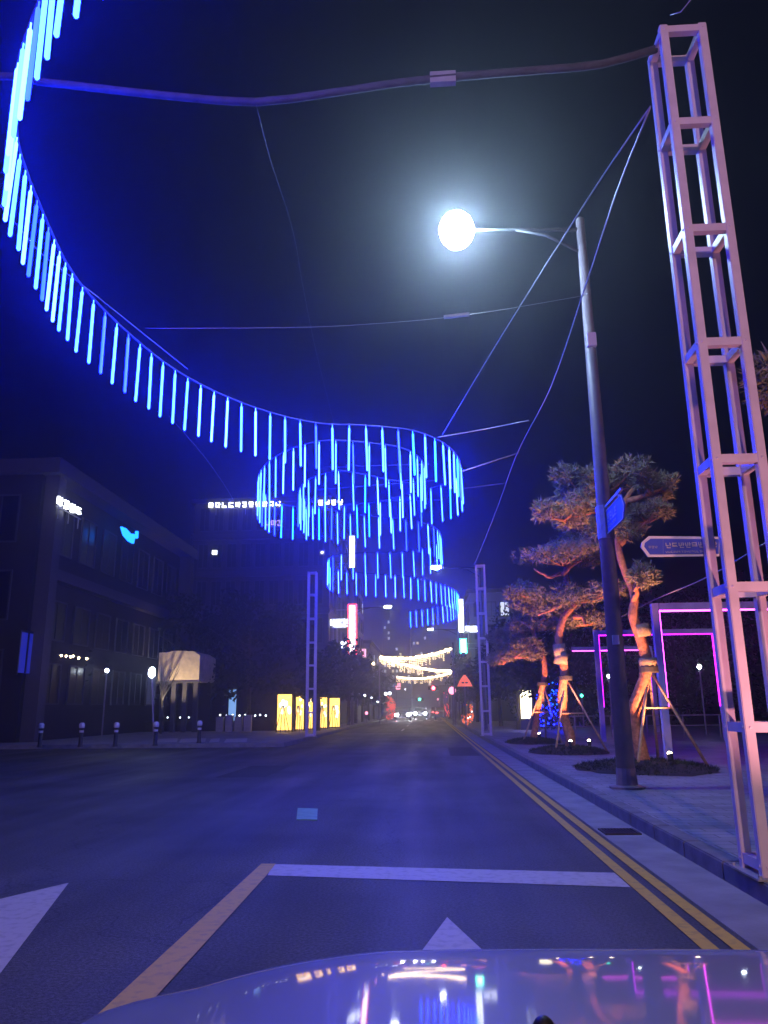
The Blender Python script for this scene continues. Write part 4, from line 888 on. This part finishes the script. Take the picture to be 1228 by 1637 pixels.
# row of small shop lights left side
for i, (px, py, Y, r) in enumerate(((533, 1108, 64, .13), (572, 1107, 72, .2), (583, 1112, 76, .12), (594, 1115, 84, .12), (597, 1114, 96, .1), (530, 1087, 64, .08), (597, 1061, 100, .16), (523, 1097, 60, .08))):
    q = at(px, py, Y); S = thing('shop_lamp', ['white globe lamp just right of the yellow panels', 'largest white globe lamp among the left shop fronts', 'small globe lamp right of the largest globe', 'globe lamp fifth along the left shop fronts', 'last small globe lamp of the left shops', 'tiny lamp high in the dark left trees', 'warm lamp under the left end of the light strings', 'tiny lamp over the rightmost yellow panel'][i], 'lamp', (q.x, Y, .146), 'small lamps among the left shops')
    MB().ell(q, r, 10, 8).build('globe', M['white'] if i != 6 else M['warm'], S, smooth=True); MB().tube([(q.x, Y, .146), (q.x, Y, q.z - r * .8)], .03, 6).build('post', M['pole'], S)
for i, (px, py, Y, lb) in enumerate(((648, 1102, 150, 'tiny white light far down the street, left of the red signal'), (716, 1122, 100, 'white lamp among the right shop fronts, under the round sign'), (706, 1132, 104, 'low white lamp among the right shop fronts near the parked car'), (700, 1118, 118, 'distant pinkish lamp right of the green signal'), (604, 1121, 90, 'low lamp by the left shops before the neon sculpture'), (586, 1140, 70, 'lowest small lamp under the left tree row'))):
    q = at(px, py, Y); S = thing('shop_lamp', lb, 'lamp', (q.x, Y, .146), 'small distant lamps along the street'); MB().ell(q, .14, 10, 8).build('globe', M['pink'] if i in (3, 5) else M['white'], S, smooth=True); MB().tube([(q.x, Y, .146), (q.x, Y, q.z - .1)], .03, 6).build('post', M['pole'], S)
# left shop row with glass fronts (dim purple)
SR = thing('shop_row', 'low dim shop fronts behind the left street trees', 'building', (-8.6, 62, .146)); MB().b2((-12, 76.2, .146), (-8.6, 79.8, 3.6)).build('wall', M['wall2'], SR); wall_windows(SR, 'X+', 76.4, 79.6, .3, 3.3, 2, 1, -8.6, .9, rnd, lits=('window_w',), fh=.8)
# right: lit kiosk + blue lit shape between pines
q = at(843, 1130, 45); S = thing('glowing_screen', 'small white-yellow lit board between the dark trees and the farthest lit pine', 'light panel', (q.x, 45, .142)); MB().b2((q.x - .35, 45, .75), (q.x + .45, 45.15, 2.3)).build('glowing_face', M['yellow_hot'], S); MB().b2((q.x - .4, 45.0, .142), (q.x + .5, 45.15, .745)).build('base', M['black'], S)
q = at(880, 1132, 43); S = thing('light_bush', 'clipped shrub wrapped in blue and cyan fairy lights between two pine trunks', 'light bush', (q.x, 43, .142)); m = MB(); m2 = MB(); rr = random.Random(8)
for k in range(190):
    a0 = rr.uniform(0, 6.28); z = rr.uniform(.2, 2.5); R_ = .75 - .12 * abs(z - 1.2); p = (q.x + R_ * math.cos(a0), 43 + R_ * math.sin(a0), .142 + z); (m if z < 1.3 or k % 3 == 0 else m2).ell(p, .035, 5, 4)
m.build('blue_lights', M['led_dim'], S); m2.build('cyan_lights', M['cyan'], S)
vs, fs = [], []
for k in range(1500):
    a0 = rr.uniform(0, 6.28); z = rr.uniform(.1, 2.6); R_ = (.7 - .12 * abs(z - 1.2)) * rr.random() ** .3; tuft(vs, fs, Vector((q.x + R_ * math.cos(a0), 43 + R_ * math.sin(a0), .142 + z)), Vector((0, 0, .3)), 3, .09, .03, rr)
mb = MB(); mb.v = [tuple(v) for v in vs]; mb.f = fs; mb.build('foliage', M['leaf'], S)
# distant lamps in the park
for i, (px, py, Y, lb) in enumerate(((1118, 1066, 34, 'single white park lamp seen inside the nearest portal'), (975, 1053, 46, 'upper of two small park lamps left of the lamp pole'), (973, 1081, 44, 'lower of two small park lamps left of the lamp pole'), (930, 1112, 48, 'tiny teal park lamp between middle pine and second portal'))):
    q = at(px, py, Y); S = thing('park_lamp', lb, 'lamp', (q.x, Y, .142), 'small lamps in the park'); MB().ell(q, .09, 10, 8).build('globe', M['globe'] if i < 3 else M['green'], S, smooth=True); MB().tube([(q.x, Y, .142), (q.x, Y, q.z - .08)], .035, 6).build('post', M['pole'], S)
# low railing behind the pines
RY = Y3 + 4; S = thing('low_railing', 'thin low railing across the plaza behind the pines', 'railing', (5, RY, .142)); MB().bar((4.4, RY, 1.0), (12, RY, 1.0), .04, .04).bar((4.4, RY, .6), (12, RY, .6), .03, .03).build('rails', M['steel'], S)
for i in range(6): MB().bar((4.5 + i * 1.45, RY, .142), (4.5 + i * 1.45, RY, .98), .04, .04).build('post', M['steel'], S)

# ------------------------------------------------------------------ our car (only its front shows)
XC, W = .33, .95
def zlong(Y):
    s = 0; y = 1.35; n = 60; tgt = Y; d = (tgt - y) / n
    for i in range(n):
        yy = y + d * (i + .5)
        if yy < 1.0: sl = .085 + .02 * yy
        else: sl = .105 + .165 * ((yy - 1.0) / .35) ** 2
        s -= min(sl, 3.0) * d
    return 1.033 + s
def drop(u):
    u = abs(u); d = 0
    if u > .40: d += .17 * (u - .40) ** 1.35
    if u > .52: d += .06 * min(1, (u - .52) / .16) ** 2 * .15
    if u > .78: d += 4.5 * (u - .78) ** 2
    return d + .012 * u * u
cr = thing('car', 'white car in the foreground, only its glossy bonnet visible along the bottom edge', 'car', (XC, 1.0, 0))
us = [-.95 + i * .025 for i in range(77)]; ys = [.35 + .035 * j for j in range(33)] + [1.52, 1.55, 1.575]
m = MB(); n = len(us)
bow = lambda u: .10 * (abs(u) / .95) ** 2.2
m.v = [(XC + u, y - bow(u) * max(0, (y - .6)), zlong(y) - drop(u)) for y in ys for u in us]
m.f = [(j * n + i, j * n + i + 1, (j + 1) * n + i + 1, (j + 1) * n + i) for j in range(len(ys) - 1) for i in range(n - 1)]
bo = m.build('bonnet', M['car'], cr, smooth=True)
m = MB()      # nose, flanks
yl = ys[-1]; zf = [zlong(yl) - drop(u) for u in us]
top_ = [(XC + u, yl - bow(u) * (yl - .6), z - .003) for u, z in zip(us, zf)]
bot = [(XC + u, yl + .12 - bow(u) * 1.6, .35) for u in us]; mid = [(XC + u, yl + .16 - bow(u) * 1.5, .62) for u in us]
m.v = top_ + mid + bot; m.f = [(i, i + 1, n + i + 1, n + i) for i in range(n - 1)] + [(n + i, n + i + 1, 2 * n + i + 1, 2 * n + i) for i in range(n - 1)]
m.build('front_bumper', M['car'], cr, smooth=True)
for sx in (-1, 1):
    m = MB(); x = XC + sx * .95
    m.prism([(x - sx * .004, -3.0, .3), (x - sx * .004, -.45, .3), (x - sx * .004, -.3, .62), (x - sx * .004, .2, .75), (x - sx * .004, .9, .62), (x - sx * .004, 1.25, .35), (x - sx * .004, 1.4, .35), (x - sx * .004, 1.4, zlong(1.4) - drop(.95) - .02), (x - sx * .004, .35, zlong(.35) - drop(.95) - .02), (x - sx * .004, -3.0, 1.0)], (-sx * .03, 0, 0)); m.build('fender', M['car'], cr)
    wl = MB().tube([(x - sx * .26, .45, .33), (x - sx * .04, .45, .33)], .33, 20).build('wheel', M['tyre'], cr)
    MB().tube([(x - sx * .039, .45, .33), (x - sx * .03, .45, .33)], .21, 16).build('rim', M['steel'], wl)
    MB().ell((XC + sx * .68, yl + .02, .78), (.2, .12, .08), 14, 10).build('headlight', M['glass'], cr, smooth=True)
MB().b2((XC - .4, yl + .02, .55), (XC + .4, yl + .2, .74)).build('grille', M['black'], cr)
MB().ell((atz(853, 1640, 1.08).x, .822, zlong(.822) + .0), (.011, .012, .012), 12, 8).build('washer_nozzle', M['black'], cr, smooth=True)

# ------------------------------------------------------------------ haze
hz = MB().b2((-70, -30, -1.2), (70, 300, 30)).build('bloom_haze', None); hz['kind'] = 'stuff'  # added volume; its glow stands in for lens bloom round the lights
hz.data.materials.clear(); hm = bpy.data.materials.new('bloom_haze_mat'); hm.use_nodes = True; nt = hm.node_tree; nt.nodes.clear()
o = nt.nodes.new('ShaderNodeOutputMaterial'); v = nt.nodes.new('ShaderNodeVolumePrincipled'); nt.links.new(v.outputs[0], o.inputs['Volume'])
v.inputs['Color'].default_value = (.9, .92, 1, 1); v.inputs['Density'].default_value = .0036; v.inputs['Anisotropy'].default_value = .87
hz.data.materials.append(hm); hz.display_type = 'WIRE'
print('tubes', n1, n2, n3, n4)
